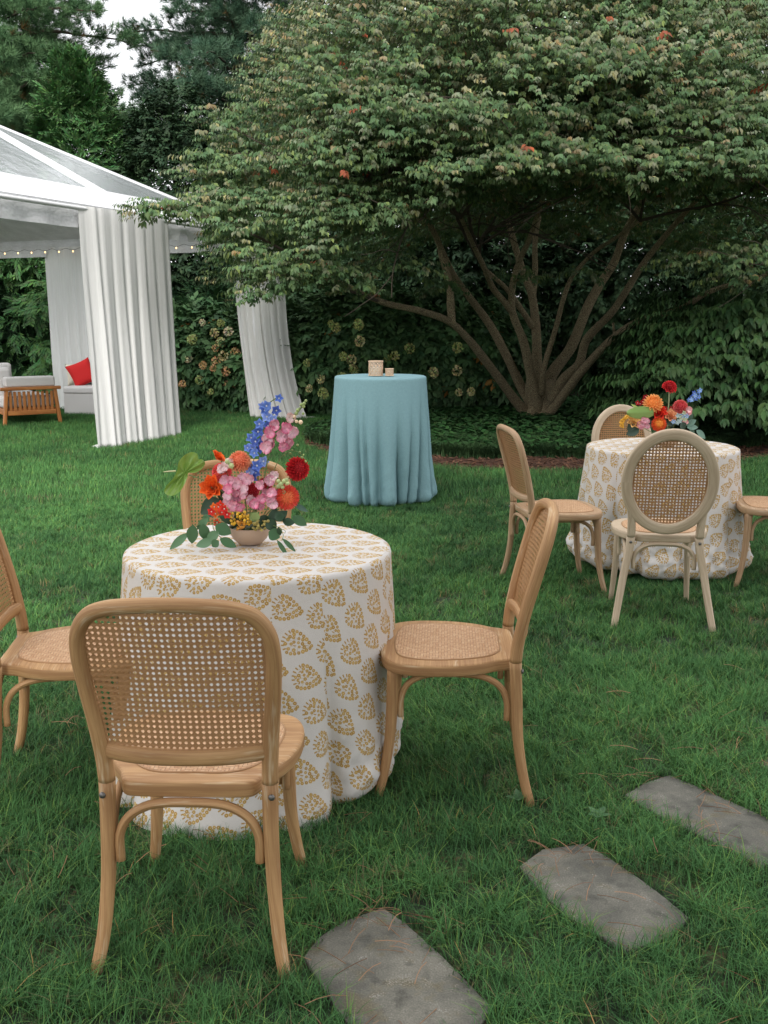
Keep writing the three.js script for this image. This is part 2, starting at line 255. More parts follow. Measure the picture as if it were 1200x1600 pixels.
// ---------------------------------------------------------------- chairs
// open hexagonal cane: paired uprights, paired cross strands and two diagonals, as real strands
function caneGeom(inside, surf, x0, x1, y0, y1, pitch = 0.0140) {
  const P = [], I = [], step = 0.0085;
  const strand = (px, py, dx, dy, len, w, lift) => {
    let prev = -1; const n = Math.ceil(len / step);
    for (let i = 0; i <= n; i++) {
      const x = px + dx * len * i / n, y = py + dy * len * i / n;
      if (!inside(x, y)) { prev = -1; continue; }
      const z = surf(x, y) + lift, k = P.length / 3, nx = -dy * w / 2, ny = dx * w / 2;
      P.push(x - nx, y - ny, z - 0.0003, x, y, z + 0.0006, x + nx, y + ny, z - 0.0003);
      if (prev >= 0) { const a = prev, b = k; I.push(a, a + 1, b + 1, a, b + 1, b, a + 1, a + 2, b + 2, a + 1, b + 2, b + 1); }
      prev = k;
    }
  };
  const g2 = 0.0016;
  for (let x = Math.ceil(x0 / pitch) * pitch; x < x1; x += pitch) for (const s of [-1, 1]) strand(x + s * g2, y0, 0, 1, y1 - y0, 0.0029, 0.0004);
  for (let y = Math.ceil(y0 / pitch) * pitch; y < y1; y += pitch) for (const s of [-1, 1]) strand(x0, y + s * g2, 1, 0, x1 - x0, 0.0029, -0.0004);
  const D = Math.hypot(x1 - x0, y1 - y0) * 1.45, q = Math.SQRT1_2;
  const cx = Math.round((x0 + x1) / 2 / pitch) * pitch, cy = Math.round((y0 + y1) / 2 / pitch) * pitch, K = Math.ceil(D / pitch);
  for (let k = -K; k <= K; k++) { // diagonals pass through the crossings of the pairs
    strand(cx + (k + 0.5) * pitch - D * q / 2, cy - D * q / 2, q, q, D, 0.0027, 0.0010);
    strand(cx + (k + 0.5) * pitch + D * q / 2, cy - D * q / 2, -q, q, D, 0.0027, -0.0010);
  }
  const g = new THREE.BufferGeometry(); g.setAttribute('position', new THREE.Float32BufferAttribute(P, 3)); g.setIndex(I); g.computeVertexNormals(); return norm(g);
}
function slab(outline, y0, thick, bevel) { // outline [[x,z]...] closed smooth, standing from y0-thick to y0
  const s = new THREE.Shape(outline.map(([x, z]) => new THREE.Vector2(x, -z)));
  const g = new THREE.ExtrudeGeometry(s, { depth: thick - 2 * bevel, bevelEnabled: true, bevelThickness: bevel, bevelSize: bevel, bevelOffset: -bevel, bevelSegments: 3 });
  g.rotateX(-Math.PI / 2); g.translate(0, y0 - thick + bevel, 0); return toCreasedNormals(mergeVertices(g), 0.7);
}
const smoothLoop = (half, n = 80) => { const full = [...half, ...half.slice(1, -1).reverse().map(([x, z]) => [-x, z])]; return new THREE.CatmullRomCurve3(full.map(([x, z]) => V(x, 0, z)), true, 'centripetal').getPoints(n).slice(0, -1).map((p) => [p.x, p.z]); };
const seatUV = (g) => { const p = g.attributes.position, u = new Float32Array(p.count * 2); for (let i = 0; i < p.count; i++) { u[2 * i] = p.getX(i); u[2 * i + 1] = p.getZ(i); } g.setAttribute('uv', new THREE.BufferAttribute(u, 2)); return g; };
const grained = (g0) => { // wood grain runs along the rim and across the top
  const g = norm(g0), p = g.attributes.position, u = new Float32Array(p.count * 2), A = V(), B = V(), C = V();
  for (let i = 0; i < p.count; i += 3) {
    A.fromBufferAttribute(p, i); B.fromBufferAttribute(p, i + 1); C.fromBufferAttribute(p, i + 2); const n = B.clone().sub(A).cross(C.clone().sub(A)).normalize();
    for (const [k, q] of [[0, A], [1, B], [2, C]]) { u[2 * (i + k)] = Math.abs(n.y) > 0.6 ? q.z : q.y; u[2 * (i + k) + 1] = Math.abs(n.y) < 0.6 && Math.abs(n.x) > Math.abs(n.z) ? q.z : q.x; }
  }
  g.setAttribute('uv', new THREE.BufferAttribute(u, 2)); return g;
};
const mir = (pts) => [...pts, ...pts.slice(0, -1).reverse().map(([x, y, z]) => [-x, y, z])];
function arch(a, b, top, drop, r) { // bent brace: from a up to 'top' height and down to b (a, b: [x, y, z])
  const L = (t) => [lerp(a[0], b[0], t), 0, lerp(a[2], b[2], t)], pt = (t, h) => { const q = L(t); q[1] = h; return q; };
  return sweep([pt(0, a[1]), pt(0.005, a[1] + drop * 0.45), pt(0.07, top - drop * 0.26), pt(0.22, top - drop * 0.055), pt(0.5, top), pt(0.78, top - drop * 0.055), pt(0.93, top - drop * 0.26), pt(0.995, b[1] + drop * 0.45), pt(1, b[1])], r, { n: 40, m: 9 });
}
function boltAt(x, y, z, parent) { const g = new THREE.SphereGeometry(0.008, 10, 8); g.scale(1, 1, 0.6); g.translate(x, y, z); mesh('bolt', g, M.bolt, parent); }

function makeArchChair(label) {
  const t = thing('dining_chair', label, 'chair'), wd = M.honey;
  for (const s of [-1, 1]) {
    mesh('leg', sweep([[s * 0.226, 0, -0.262], [s * 0.210, 0.09, -0.238], [s * 0.198, 0.22, -0.218], [s * 0.193, 0.34, -0.212], [s * 0.192, 0.470, -0.205]], (u) => lerp(0.0155, 0.0198, u), { n: 20, m: 14 }), wd, t);
    mesh('leg', sweep([[s * 0.213, 0, 0.232], [s * 0.200, 0.08, 0.212], [s * 0.187, 0.2, 0.193], [s * 0.182, 0.435, 0.180]], (u) => lerp(0.0145, 0.0215, u), { n: 18, m: 14 }), wd, t);
    boltAt(s * 0.198, 0.442, -0.2265, t);
    mesh('side_arch', arch([s * 0.190, 0.275, -0.182], [s * 0.180, 0.275, 0.158], 0.424, 0.145, 0.0105), wd, t);
  }
  mesh('rear_arch', arch([-0.166, 0.272, -0.215], [0.166, 0.272, -0.215], 0.421, 0.149, 0.0115), wd, t);
  mesh('front_arch', arch([-0.158, 0.275, 0.186], [0.158, 0.275, 0.186], 0.421, 0.146, 0.0105), wd, t);
  const bp = mir([[0.192, 0.4705, -0.205], [0.1945, 0.53, -0.211], [0.203, 0.63, -0.230], [0.2135, 0.74, -0.258], [0.2165, 0.81, -0.277], [0.208, 0.862, -0.292], [0.180, 0.903, -0.305], [0.135, 0.921, -0.314], [0.07, 0.929, -0.322], [0, 0.932, -0.326]]);
  mesh('back_frame', sweep(bp, (u) => { const a = Math.abs(u - 0.5) * 2; return lerp(0.0172, 0.0198, a); }, { n: 96, m: 14 }), wd, t);
  const zc = (y) => y < 0.63 ? lerp(-0.211, -0.230, (y - 0.53) / 0.1) : y < 0.81 ? lerp(-0.230, -0.277, (y - 0.63) / 0.18) : lerp(-0.277, -0.314, clamp((y - 0.81) / 0.112, 0, 1.2));
  const surf = (x, y) => zc(y) - 0.020 * (1 - (x / 0.21) ** 2);
  mesh('back_rail', sweep([[-0.190, 0.553, -0.213], [-0.12, 0.548, -0.232], [0, 0.545, -0.239], [0.12, 0.548, -0.232], [0.190, 0.553, -0.213]], [0.0205, 0.0145], { n: 24, m: 14, up: V(0, 0, 1), p: 2.4 }), wd, t);
  // the panel between the frame and the rail
  const W = (y) => y < 0.63 ? lerp(0.1945, 0.203, (y - 0.53) / 0.1) : y < 0.74 ? lerp(0.203, 0.2135, (y - 0.63) / 0.11) : lerp(0.2135, 0.2165, clamp((y - 0.74) / 0.07, 0, 1));
  const inside = (x, y) => { const w = W(y) - 0.012; if (y < 0.556 || Math.abs(x) > w) return false; const top = 0.926 - 0.085 * (Math.abs(x) / 0.205) ** 6 - 0.012 * (x / 0.2) ** 2; return y < top; };
  mesh('cane_panel', caneGeom(inside, surf, -0.21, 0.21, 0.55, 0.93), M.cane, t);
  const half = [[0, -0.212], [0.10, -0.212], [0.150, -0.205], [0.166, -0.180], [0.176, -0.150], [0.205, -0.105], [0.232, -0.03], [0.241, 0.05], [0.234, 0.130], [0.203, 0.192], [0.13, 0.222], [0, 0.230]];
  mesh('seat', grained(slab(smoothLoop(half), 0.470, 0.040, 0.008)), wd, t);
  const inner = smoothLoop([[0, -0.160], [0.09, -0.157], [0.138, -0.125], [0.170, -0.06], [0.188, 0.03], [0.184, 0.11], [0.155, 0.160], [0.09, 0.178], [0, 0.183]]);
  const wg = slab(inner, 0.474, 0.008, 0.003); mesh('seat_panel', seatUV(wg), M.weave, t);
  mesh('seat_cord', sweep(inner.map(([x, z]) => V(x, 0.471, z)), 0.0032, { n: 90, m: 6, closed: true }), M.caneDark, t);
  return t;
}
function makeOvalChair(label) {
  const t = thing('oval_back_chair', label, 'chair'), wd = M.grey;
  const tilt = 0.19, o = V(0, 0.47, -0.205), bk = (x, y, z = 0) => { const dy = y - 0.47; return V(x, o.y + dy * Math.cos(tilt), o.z - dy * Math.sin(tilt) + z - 0.018 * (1 - Math.min(1, (x / 0.24) ** 2))); };
  const cy = 0.752, RX = 0.208, RY = 0.246, ring = []; for (let i = 0; i < 48; i++) { const a = i / 48 * 6.2832; ring.push(bk(RX * Math.cos(a), cy + RY * Math.sin(a))); }
  mesh('back_frame', sweep(ring, [0.0285, 0.0165], { n: 110, m: 18, closed: true, p: 3.2, up: V(0, Math.sin(tilt), Math.cos(tilt)) }), wd, t);
  for (const s of [-1, 1]) {
    mesh('upright', sweep([bk(s * 0.168, 0.4605), bk(s * 0.168, 0.50), bk(s * 0.172, 0.56), bk(s * 0.182, 0.625)], (u) => [lerp(0.021, 0.016, u * u), 0.0155], { n: 14, m: 16, p: 3.5, up: V(0, 0, 1) }), wd, t);
    mesh('leg', sweep([[s * 0.243, 0, -0.300], [s * 0.222, 0.12, -0.262], [s * 0.195, 0.28, -0.228], [s * 0.172, 0.400, -0.213], [s * 0.168, 0.4600, -0.207]], (u) => [lerp(0.0165, 0.0215, u), lerp(0.0145, 0.0165, u)], { n: 18, m: 16, p: 3.2, up: V(0, 0, 1) }), wd, t);
    mesh('leg', sweep([[s * 0.205, 0, 0.235], [s * 0.195, 0.15, 0.212], [s * 0.185, 0.425, 0.185]], (u) => lerp(0.0135, 0.0205, u), { n: 14, m: 12 }), wd, t);
    boltAt(s * 0.169, 0.432, -0.2265, t);
    mesh('side_arch', arch([s * 0.188, 0.275, -0.185], [s * 0.180, 0.275, 0.165], 0.418, 0.14, 0.0105), wd, t);
  }
  mesh('rear_arch', arch([-0.150, 0.292, -0.205], [0.150, 0.292, -0.205], 0.421, 0.128, 0.0115), wd, t);
  const half = [[0, -0.210], [0.12, -0.208], [0.145, -0.190], [0.175, -0.165], [0.215, -0.11], [0.238, -0.03], [0.240, 0.05], [0.225, 0.13], [0.18, 0.195], [0.10, 0.230], [0, 0.238]];
  mesh('seat', grained(slab(smoothLoop(half), 0.470, 0.040, 0.008)), wd, t);
  const inner = smoothLoop([[0, -0.168], [0.09, -0.160], [0.145, -0.125], [0.180, -0.05], [0.186, 0.03], [0.172, 0.105], [0.13, 0.160], [0.07, 0.186], [0, 0.192]]);
  mesh('seat_panel', seatUV(slab(inner, 0.474, 0.008, 0.003)), M.weave, t);
  mesh('seat_cord', sweep(inner.map(([x, z]) => V(x, 0.471, z)), 0.003, { n: 90, m: 6, closed: true }), M.caneDark, t);
  // cane is woven flat, then set into the tilted, slightly hollow back
  const g = caneGeom((x, y) => (x / (RX - 0.014)) ** 2 + ((y - cy) / (RY - 0.014)) ** 2 < 1, () => 0, -RX, RX, cy - RY, cy + RY, 0.0158), p = g.attributes.position;
  for (let i = 0; i < p.count; i++) { const q = bk(p.getX(i), p.getY(i), p.getZ(i)); p.setXYZ(i, q.x, q.y, q.z); } g.computeVertexNormals();
  mesh('cane_panel', g, M.cane, t);
  const lip = []; for (let i = 0; i < 48; i++) { const a = i / 48 * 6.2832; lip.push(bk((RX - 0.027) * Math.cos(a), cy + (RY - 0.027) * Math.sin(a))); }
  mesh('cane_bead', sweep(lip, 0.0036, { n: 90, m: 6, closed: true }), M.caneDark, t);
  return t;
}
function place(o, x, z, fx, fz) { o.position.set(x, 0, z); o.rotation.set(0, Math.atan2(fx, fz), 0); return o; }
function copyOf(src, label, wd) { const c = src.clone(); c.name = numbered(src.name.replace(/_\d+$/, '')); c.userData = { ...src.userData, label }; scene.add(c); if (wd) c.traverse((m) => { if (m.isMesh && m.material === M.honey) m.material = wd; }); return c; }
const gA = 'cane chairs around the nearer table', gB = 'cane chairs around the farther table';
const c1 = makeArchChair('honey wood cane-back chair nearest the camera, seen from behind'); c1.userData.group = gA; place(c1, -0.452, -2.375, 0.03, -1);
const cR = copyOf(c1, 'honey wood cane chair standing alone to the right of the nearer table, seen side-on'); place(cR, 0.222, -3.20, -0.995, -0.06);
const cL = copyOf(c1, 'honey wood cane chair cut off by the left edge of the picture'); place(cL, -1.03, -3.165, 0.99, -0.127);
const cK = copyOf(c1, 'cane chair on the far side of the nearer table, half hidden by the flowers'); place(cK, -0.60, -3.90, 0.1, 1);
const c2L = copyOf(c1, 'pale wood cane chair at the left of the farther table, seen from the side', M.blond); c2L.userData.group = gB; place(c2L, 1.0, -5.66, 0.99, -0.14);
const c2R = copyOf(c1, 'cane chair at the right edge, only its seat corner and front legs showing', M.blond); c2R.userData.group = gB; place(c2R, 2.32, -5.78, -0.97, -0.2);
const cB = makeOvalChair('whitewashed oval-back cane chair seen from behind at the farther table'); cB.userData.group = gB; place(cB, 1.438, -5.10, 0.12, -0.99);
const cF = copyOf(cB, 'oval-back cane chair beyond the farther table, only its upper left showing'); place(cF, 1.70, -6.74, 0.1, 1); cF.scale.setScalar(0.93);
// ---------------------------------------------------------------- tablecloths
function paisleyTexture() {
  const W = 1024, H = 1024, c = document.createElement('canvas'); c.width = W; c.height = H; const x = c.getContext('2d'), r = rng(5);
  x.fillStyle = '#c9c4be'; x.fillRect(0, 0, W, H);
  for (let i = 0; i < 9000; i++) { x.fillStyle = `rgba(${r() < 0.5 ? '230,228,226' : '186,178,168'},0.10)`; r() < 0.5 ? x.fillRect(r() * W, r() * H, 30, 1.5) : x.fillRect(r() * W, r() * H, 1.5, 30); }
  const gold = ['#ae8a3f', '#a68138', '#b7944c'], pale = '#cdbd97';
  // drawn in millimetres of cloth; round end towards -x, tip towards +x
  const flower = (px, py, s, k) => { x.fillStyle = gold[k % 3]; for (let i = 0; i < 6; i++) { const a = i * 1.0472 + k; x.beginPath(); x.arc(px + Math.cos(a) * s * 0.55, py + Math.sin(a) * s * 0.55, s * 0.47, 0, 7); x.fill(); } x.beginPath(); x.arc(px, py, s * 0.5, 0, 7); x.fill(); x.fillStyle = pale; x.beginPath(); x.arc(px, py, s * 0.24, 0, 7); x.fill(); };
  const drop = (t, k) => { const a = t * 6.28319; return [(Math.cos(a) * 53 - 6) * k + 2, Math.sin(a) * Math.pow(Math.abs(Math.sin(a / 2)), 1.1) * 50 * k]; };
  const leaflet = (px, py, a, L) => { x.fillStyle = gold[1]; x.beginPath(); x.ellipse(px, py, L, L * 0.36, a, 0, 7); x.fill(); };
  const motif = (ox, oy) => {
    x.save(); x.translate(ox, oy); x.scale(W / 115, H / 190);
    const spots = [], rim = Array.from({ length: 200 }, (_, i) => drop(i / 200, 0.93)); let L = 0; const run = rim.map((e, i) => { const q = rim[(i + 1) % 200]; const l = L; L += Math.hypot(e[0] - q[0], e[1] - q[1]); return l; });
    for (let j = 0; j < 20; j++) { const i = run.findIndex((l) => l >= L * (j + 0.3) / 20), e = rim[i < 0 ? 199 : i], a = Math.atan2(e[1], e[0]); spots.push(e); if (e[0] < -34) { for (const o of [-0.4, 0.4]) leaflet(e[0] * 0.97, e[1] * 0.97, a + o, 4.8); leaflet(e[0] * 0.88, e[1] * 0.88, a, 3.6); } else flower(e[0], e[1], 5.9 * (0.88 + 0.24 * r()), j); }
    const out = (px, py) => { let c = false; for (let i = 0, j = 199; i < 200; j = i++) { const [ax, ay] = rim[i], [bx, by] = rim[j]; if ((ay > py) !== (by > py) && px < (bx - ax) * (py - ay) / (by - ay) + ax) c = !c; } return !c; };
    for (let t = 0; t < 1400; t++) { const px = (r() * 2 - 1) * 58, py = (r() * 2 - 1) * 45; if (out(px, py) || spots.some(([ex, ey]) => Math.hypot(px - ex, py - ey) < 10.2)) continue; spots.push([px, py]); r() < 0.2 ? (leaflet(px - 1.5, py, r() * 3, 4), leaflet(px + 2, py + 1, r() * 3 + 1.5, 3.6)) : flower(px, py, 5.3 * (0.85 + 0.35 * r()), spots.length); }
    x.strokeStyle = gold[1]; x.lineWidth = 0.7; for (let i = 0; i < 14; i++) { const e = drop((i + 0.5) / 14, 0.3), f = drop((i + 0.7) / 14, 0.82); x.beginPath(); x.moveTo(e[0], e[1]); x.quadraticCurveTo(e[0] * 1.6, e[1] * 1.2, f[0], f[1]); x.stroke(); }
    x.restore();
  };
  for (const dx of [-W, 0, W]) { motif(W * 0.25 + dx, H * 0.25); motif(W * 0.75 + dx, H * 0.75); }
  const t = new THREE.CanvasTexture(c); t.colorSpace = THREE.SRGBColorSpace; t.wrapS = t.wrapT = THREE.RepeatWrapping; t.repeat.set(1 / 0.115, 1 / 0.19); return t;
}
const linenBump = rep(tex(256, 256, (u, v) => 0.5 + 0.22 * Math.sin(u * 6.283 * 64) * Math.sin(v * 6.283 * 64) + 0.35 * tn(u, v, 70, 70, 3) + 0.4 * tn(u, v, 7, 9, 8), false), 6, 6);
const paisley = paisleyTexture();
M.print = std({ map: paisley, roughness: 0.6, bumpMap: linenBump, bumpScale: 0.0010 });
const tealTex = rep(tex(256, 256, (u, v) => mix3(S(119, 153, 158), S(105, 140, 146), clamp(0.5 + tn(u, v, 120, 8, 2) * 0.7 + tn(u, v, 8, 120, 5) * 0.7, 0, 1))), 5, 5);
M.teal = std({ map: tealTex, roughness: 0.72, bumpMap: linenBump, bumpScale: 0.0012 });
// a round cloth to the ground: creases fall from the edge and deepen; the hem is tucked under into a balloon
function clothGeom({ R, H, flare, creases, depth, turn = 0, tuck = () => 1, seed = 1, wide = 0.035, bulge = 0.02, droop = () => 0, wrinkle = 1 }) {
  const list = [], r = rng(seed), nb = creases.length, rows = 58, TAU = Math.PI * 2, prof = [];
  const cr = creases.map((th) => ({ th, d: depth * (0.35 + 0.95 * r()), w: wide * (0.5 + 0.9 * r()), s: 0.01 + 0.12 * r(), lean: (r() - 0.5) * 0.18 }));
  const rAt = (th, v) => {
    let q = R * (1 + (typeof flare === 'function' ? flare(th) : flare) * Math.pow(v, 1.15)) + 0.006 * v * PN.noise(Math.cos(th) * 2 + seed, v * 2, Math.sin(th) * 2);
    for (const c of cr) { let d = th - c.th - c.lean * v * v; d -= TAU * Math.round(d / TAU); const x = Math.abs(d) * R / (c.w * (0.55 + 0.75 * v)); q -= c.d * sstep(v, c.s, 1.0) * 1.5 * Math.exp(-1.25 * x) * (0.6 + 0.8 * v); q += bulge * 0.35 * v * Math.exp(-((x - 1.7) ** 2)); }
    return q;
  };
  const hemY = (th) => droop(th) + 0.018 * PN.noise(Math.cos(th) * 3 + 4, seed, Math.sin(th) * 3);
  // v 0..1 runs down the skirt and then under the hem
  const point = (th, v) => {
    const e = 0.014;
    if (v < 0.03) { const a = v / 0.03 * Math.PI / 2; return [th, rAt(th, 0) - e + e * Math.sin(a), H - e + e * Math.cos(a), 0]; }
    const k = tuck(th), v1 = lerp(0.985, 0.86, k);
    if (v < v1) { const t = (v - 0.03) / (v1 - 0.03), y0 = hemY(th) + lerp(0.004, 0.082, k); let q = rAt(th, t); q += k * bulge * sstep(t, 0.62, 1) * (0.6 + 0.8 * PN.noise(Math.cos(th) * 4, Math.sin(th) * 4, seed + 2)); q += k * wrinkle * 0.016 * sstep(t, 0.55, 1) * fbm(th * 9 + t * 6, t * 9 - th * 5, seed, 4) * 2.4; return [th, q, lerp(H - e, y0, t), t]; }
    const t = (v - v1) / (1 - v1), a = t * Math.PI * 0.95 * k, y0 = hemY(th) + lerp(0.004, 0.082, k), q1 = rAt(th, 1) + k * bulge * (0.6 + 0.8 * PN.noise(Math.cos(th) * 4, Math.sin(th) * 4, seed + 2)) + k * 0.022 * fbm(th * 5 + 3, 7 - th * 2, seed, 3);
    const rd = 0.058 * k + 0.001; const lump = 1 + k * 0.35 * fbm(th * 7, t * 2.2, seed + 5, 3) * Math.sin(t * Math.PI);
    return [th, q1 - rd * 1.1 * (1 - Math.cos(a)) * lump, Math.max(0.001, y0 - rd * Math.sin(Math.min(a, Math.PI / 2)) * lump + (a > Math.PI / 2 ? 0.02 * (a - Math.PI / 2) : 0)), 1];
  };
  const per = (a, b) => Math.max(10, Math.round((b - a) / 0.028));
  const rot = (x, z) => [x * Math.cos(turn) - z * Math.sin(turn), x * Math.sin(turn) + z * Math.cos(turn)];
  for (let s = 0; s < nb; s++) {
    const a = creases[s], b = s + 1 < nb ? creases[s + 1] : creases[0] + TAU, n = per(a, b), mid = (a + b) / 2, cr0 = Math.cos(mid), sr0 = Math.sin(mid);
    const arcs = []; // arc length across the gore, row by row, so the print is never stretched
    const P = (i, j) => { const th = lerp(a, b, i / n), [t, q, y] = point(th, j / rows); return [q * Math.cos(t), y, q * Math.sin(t)]; };
    for (let j = 0; j <= rows; j++) { const row = [0]; for (let i = 1; i <= n; i++) { const p = P(i - 1, j), q = P(i, j); row.push(row[i - 1] + Math.hypot(p[0] - q[0], p[2] - q[2])); } const m = row[n] / 2; arcs.push(row.map((x) => x - m)); }
    let down = 0; const downs = [0]; for (let j = 1; j <= rows; j++) { const p = P(n >> 1, j - 1), q = P(n >> 1, j); down += Math.hypot(p[0] - q[0], p[1] - q[1], p[2] - q[2]); downs.push(down); }
    const g = fromGrid(n, rows, (u, v, i, j) => P(i, j), (u, v, i, j) => { const rr = R - 0.014 + downs[j], tt = arcs[j][i]; return rot(cr0 * rr - sr0 * tt, sr0 * rr + cr0 * tt); });
    list.push(g);
  }
  const N = 96, top = fromGrid(N, 8, (u, v) => { const th = u * TAU, q = (R - 0.014) * v; const k = rAt(th, 0) - R; return [(q + k * v) * Math.cos(th), H + 0.0012 * fbm(q * Math.cos(th) * 5, q * Math.sin(th) * 5, seed, 2), (q + k * v) * Math.sin(th)]; }, (u, v) => { const th = u * TAU, q = (R - 0.014) * v; return rot(q * Math.cos(th), q * Math.sin(th)); });
  list.push(top);
  const g = join(list), nm = g.attributes.normal, p = g.attributes.position, key = new Map(); // weld the normals across the gores
  for (let i = 0; i < p.count; i++) { const k = [p.getX(i), p.getY(i), p.getZ(i)].map((x) => Math.round(x * 2e4)).join(); const e = key.get(k) || [0, 0, 0]; const s = Math.sign(nm.getY(i) * (p.getY(i) > H - 0.02 ? 1 : 0) + (p.getY(i) > H - 0.02 ? 0 : nm.getX(i) * p.getX(i) + nm.getZ(i) * p.getZ(i))) || 1; e[0] += s * nm.getX(i); e[1] += s * nm.getY(i); e[2] += s * nm.getZ(i); key.set(k, e); }
  for (let i = 0; i < p.count; i++) { const e = key.get([p.getX(i), p.getY(i), p.getZ(i)].map((x) => Math.round(x * 2e4)).join()); const l = Math.hypot(...e) || 1; nm.setXYZ(i, e[0] / l, e[1] / l, e[2] / l); }
  return g;
}
function spread(n, seed, jit = 0.5) { const r = rng(seed), o = []; for (let i = 0; i < n; i++) o.push((i + (r() - 0.5) * jit) / n * 2 * Math.PI); return o; }
const T1 = { x: -0.432, z: -3.352 }, T2 = { x: 1.732, z: -6.17 }, T3 = { x: -0.03, z: -8.42 };
const F = Math.PI / 2; // the side that faces the camera (+z)
{
  const g1 = clothGeom({ R: 0.457, H: 0.76, flare: (th) => 0.12 - 0.03 * Math.pow(Math.max(0, Math.cos(th - 0.1)), 3) + 0.26 * Math.pow(Math.max(0, Math.cos(th - 1.75)), 1.5), creases: spread(12, 3, 0.9), depth: 0.045, seed: 4, turn: 0.05, wide: 0.03, bulge: 0.010, tuck: (th) => 0.85 - 0.85 * sstep(Math.cos(th - 2.0), 0.40, 0.75) });
  const o = mesh('tablecloth', g1, M.print); o.position.set(T1.x, 0, T1.z); tag(o, 'white tablecloth with gold paisley print to the ground on the nearer round table', 'tablecloth');
  const g2 = clothGeom({ R: 0.462, H: 0.76, flare: 0.17, creases: spread(13, 8, 0.85), depth: 0.045, seed: 9, turn: 0.95, wide: 0.036, bulge: 0.03, droop: (th) => 0.03 * Math.max(0, -Math.cos(th)) });
  const o2 = mesh('tablecloth', g2, M.print); o2.position.set(T2.x, 0, T2.z); tag(o2, 'gold paisley tablecloth with bunched-up hem on the farther round table', 'tablecloth');
  const g3 = clothGeom({ R: 0.385, H: 1.07, flare: 0.235, creases: spread(21, 21, 0.95), depth: 0.11, seed: 12, turn: 0, wide: 0.034, bulge: 0.022, wrinkle: 0.35 });
  const o3 = mesh('cocktail_tablecloth', g3, M.teal); o3.position.set(T3.x, 0, T3.z); tag(o3, 'plain teal blue cloth with deep folds over the tall cocktail table', 'tablecloth');
}
// candle holders on the teal table: cane-lattice sleeves round glass
function candleHolder(label, x, z, rad, h, n) {
  const o = thing('candle_holder', label, 'candle holder', [x, 1.072, z]);
  const rat = std({ color: new THREE.Color(0.56, 0.40, 0.27), roughness: 0.7 }), list = [], R = rad;
  for (const y of [0.006, h - 0.006]) { const pts = []; for (let i = 0; i < 24; i++) pts.push(V(R * Math.cos(i * 0.2618), y, R * Math.sin(i * 0.2618))); list.push(sweep(pts, [0.007, 0.0035], { n: 40, m: 8, closed: true, up: V(0, 1, 0.001) })); }
  const hel = (a0, da, w) => { const pts = []; for (let i = 0; i <= 8; i++) { const t = i / 8, a = a0 + da * t; pts.push(V(R * Math.cos(a), 0.006 + (h - 0.012) * t, R * Math.sin(a))); } return sweep(pts, w, { n: 10, m: 5 }); };
  const step = 6.2832 / n; for (let i = 0; i < n; i++) { list.push(hel(i * step, 0, 0.0022), hel(i * step, step * 3, 0.0024), hel(i * step, -step * 3, 0.0024)); }
  for (const f of [1 / 3, 2 / 3]) { const pts = []; for (let i = 0; i < 24; i++) pts.push(V(R * Math.cos(i * 0.2618), h * f, R * Math.sin(i * 0.2618))); list.push(sweep(pts, 0.0022, { n: 40, m: 5, closed: true })); }
  mesh('lattice', join(list), rat, o);
  const gl = new THREE.LatheGeometry([[0, 0.002], [R - 0.005, 0.002], [R - 0.004, h * 0.9]].map(([a, b]) => new THREE.Vector2(a, b)), 24);
  mesh('glass', gl, new THREE.MeshPhysicalMaterial({ color: 0xffffff, transmission: 0.9, roughness: 0.08, thickness: 0, side: THREE.DoubleSide }), o);
  const wax = new THREE.CylinderGeometry(R - 0.012, R - 0.012, h * 0.55, 20); wax.translate(0, h * 0.28 + 0.003, 0); mesh('candle', wax, std({ color: new THREE.Color(0.75, 0.68, 0.56), roughness: 0.6 }), o);
}
candleHolder('larger cane lattice candle holder on the teal cocktail table', -0.068, -8.36, 0.058, 0.128, 12);
candleHolder('small cane lattice votive holder on the teal cocktail table beside the larger one', 0.045, -8.33, 0.032, 0.066, 9);

// ---------------------------------------------------------------- flowers
const fm = (o = {}) => new THREE.MeshPhysicalMaterial({ side: THREE.DoubleSide, color: 0xffffff, vertexColors: true, roughness: 0.75, transmission: 0, ...o });
const petalMat = fm(), leafMat = std({ color: 0xffffff, vertexColors: true, roughness: 0.45 });
const L3 = (r, g, b) => { const c = new THREE.Color().setRGB(r / 255, g / 255, b / 255, THREE.SRGBColorSpace); return [c.r, c.g, c.b]; };
function petal(len, w, cup, curl, ci, co, n = 3) { // base at origin, along +y, hollow side +z
  const g = fromGrid(2, n, (u, v) => { const s = Math.sin(Math.PI * Math.pow(v * 0.9 + 0.06, 0.85)); const x = (u - 0.5) * w * s, y = len * v; return [x, y, cup * (x * x) / (w * 0.25) + curl * len * v * v]; });
  const c = [], cnt = g.attributes.position.count; for (let i = 0; i < cnt; i++) { const v = Math.floor(i / 3) / n; c.push(...mix3(ci, co, v)); } g.setAttribute('color', new THREE.Float32BufferAttribute(c, 3)); return norm(g);
}
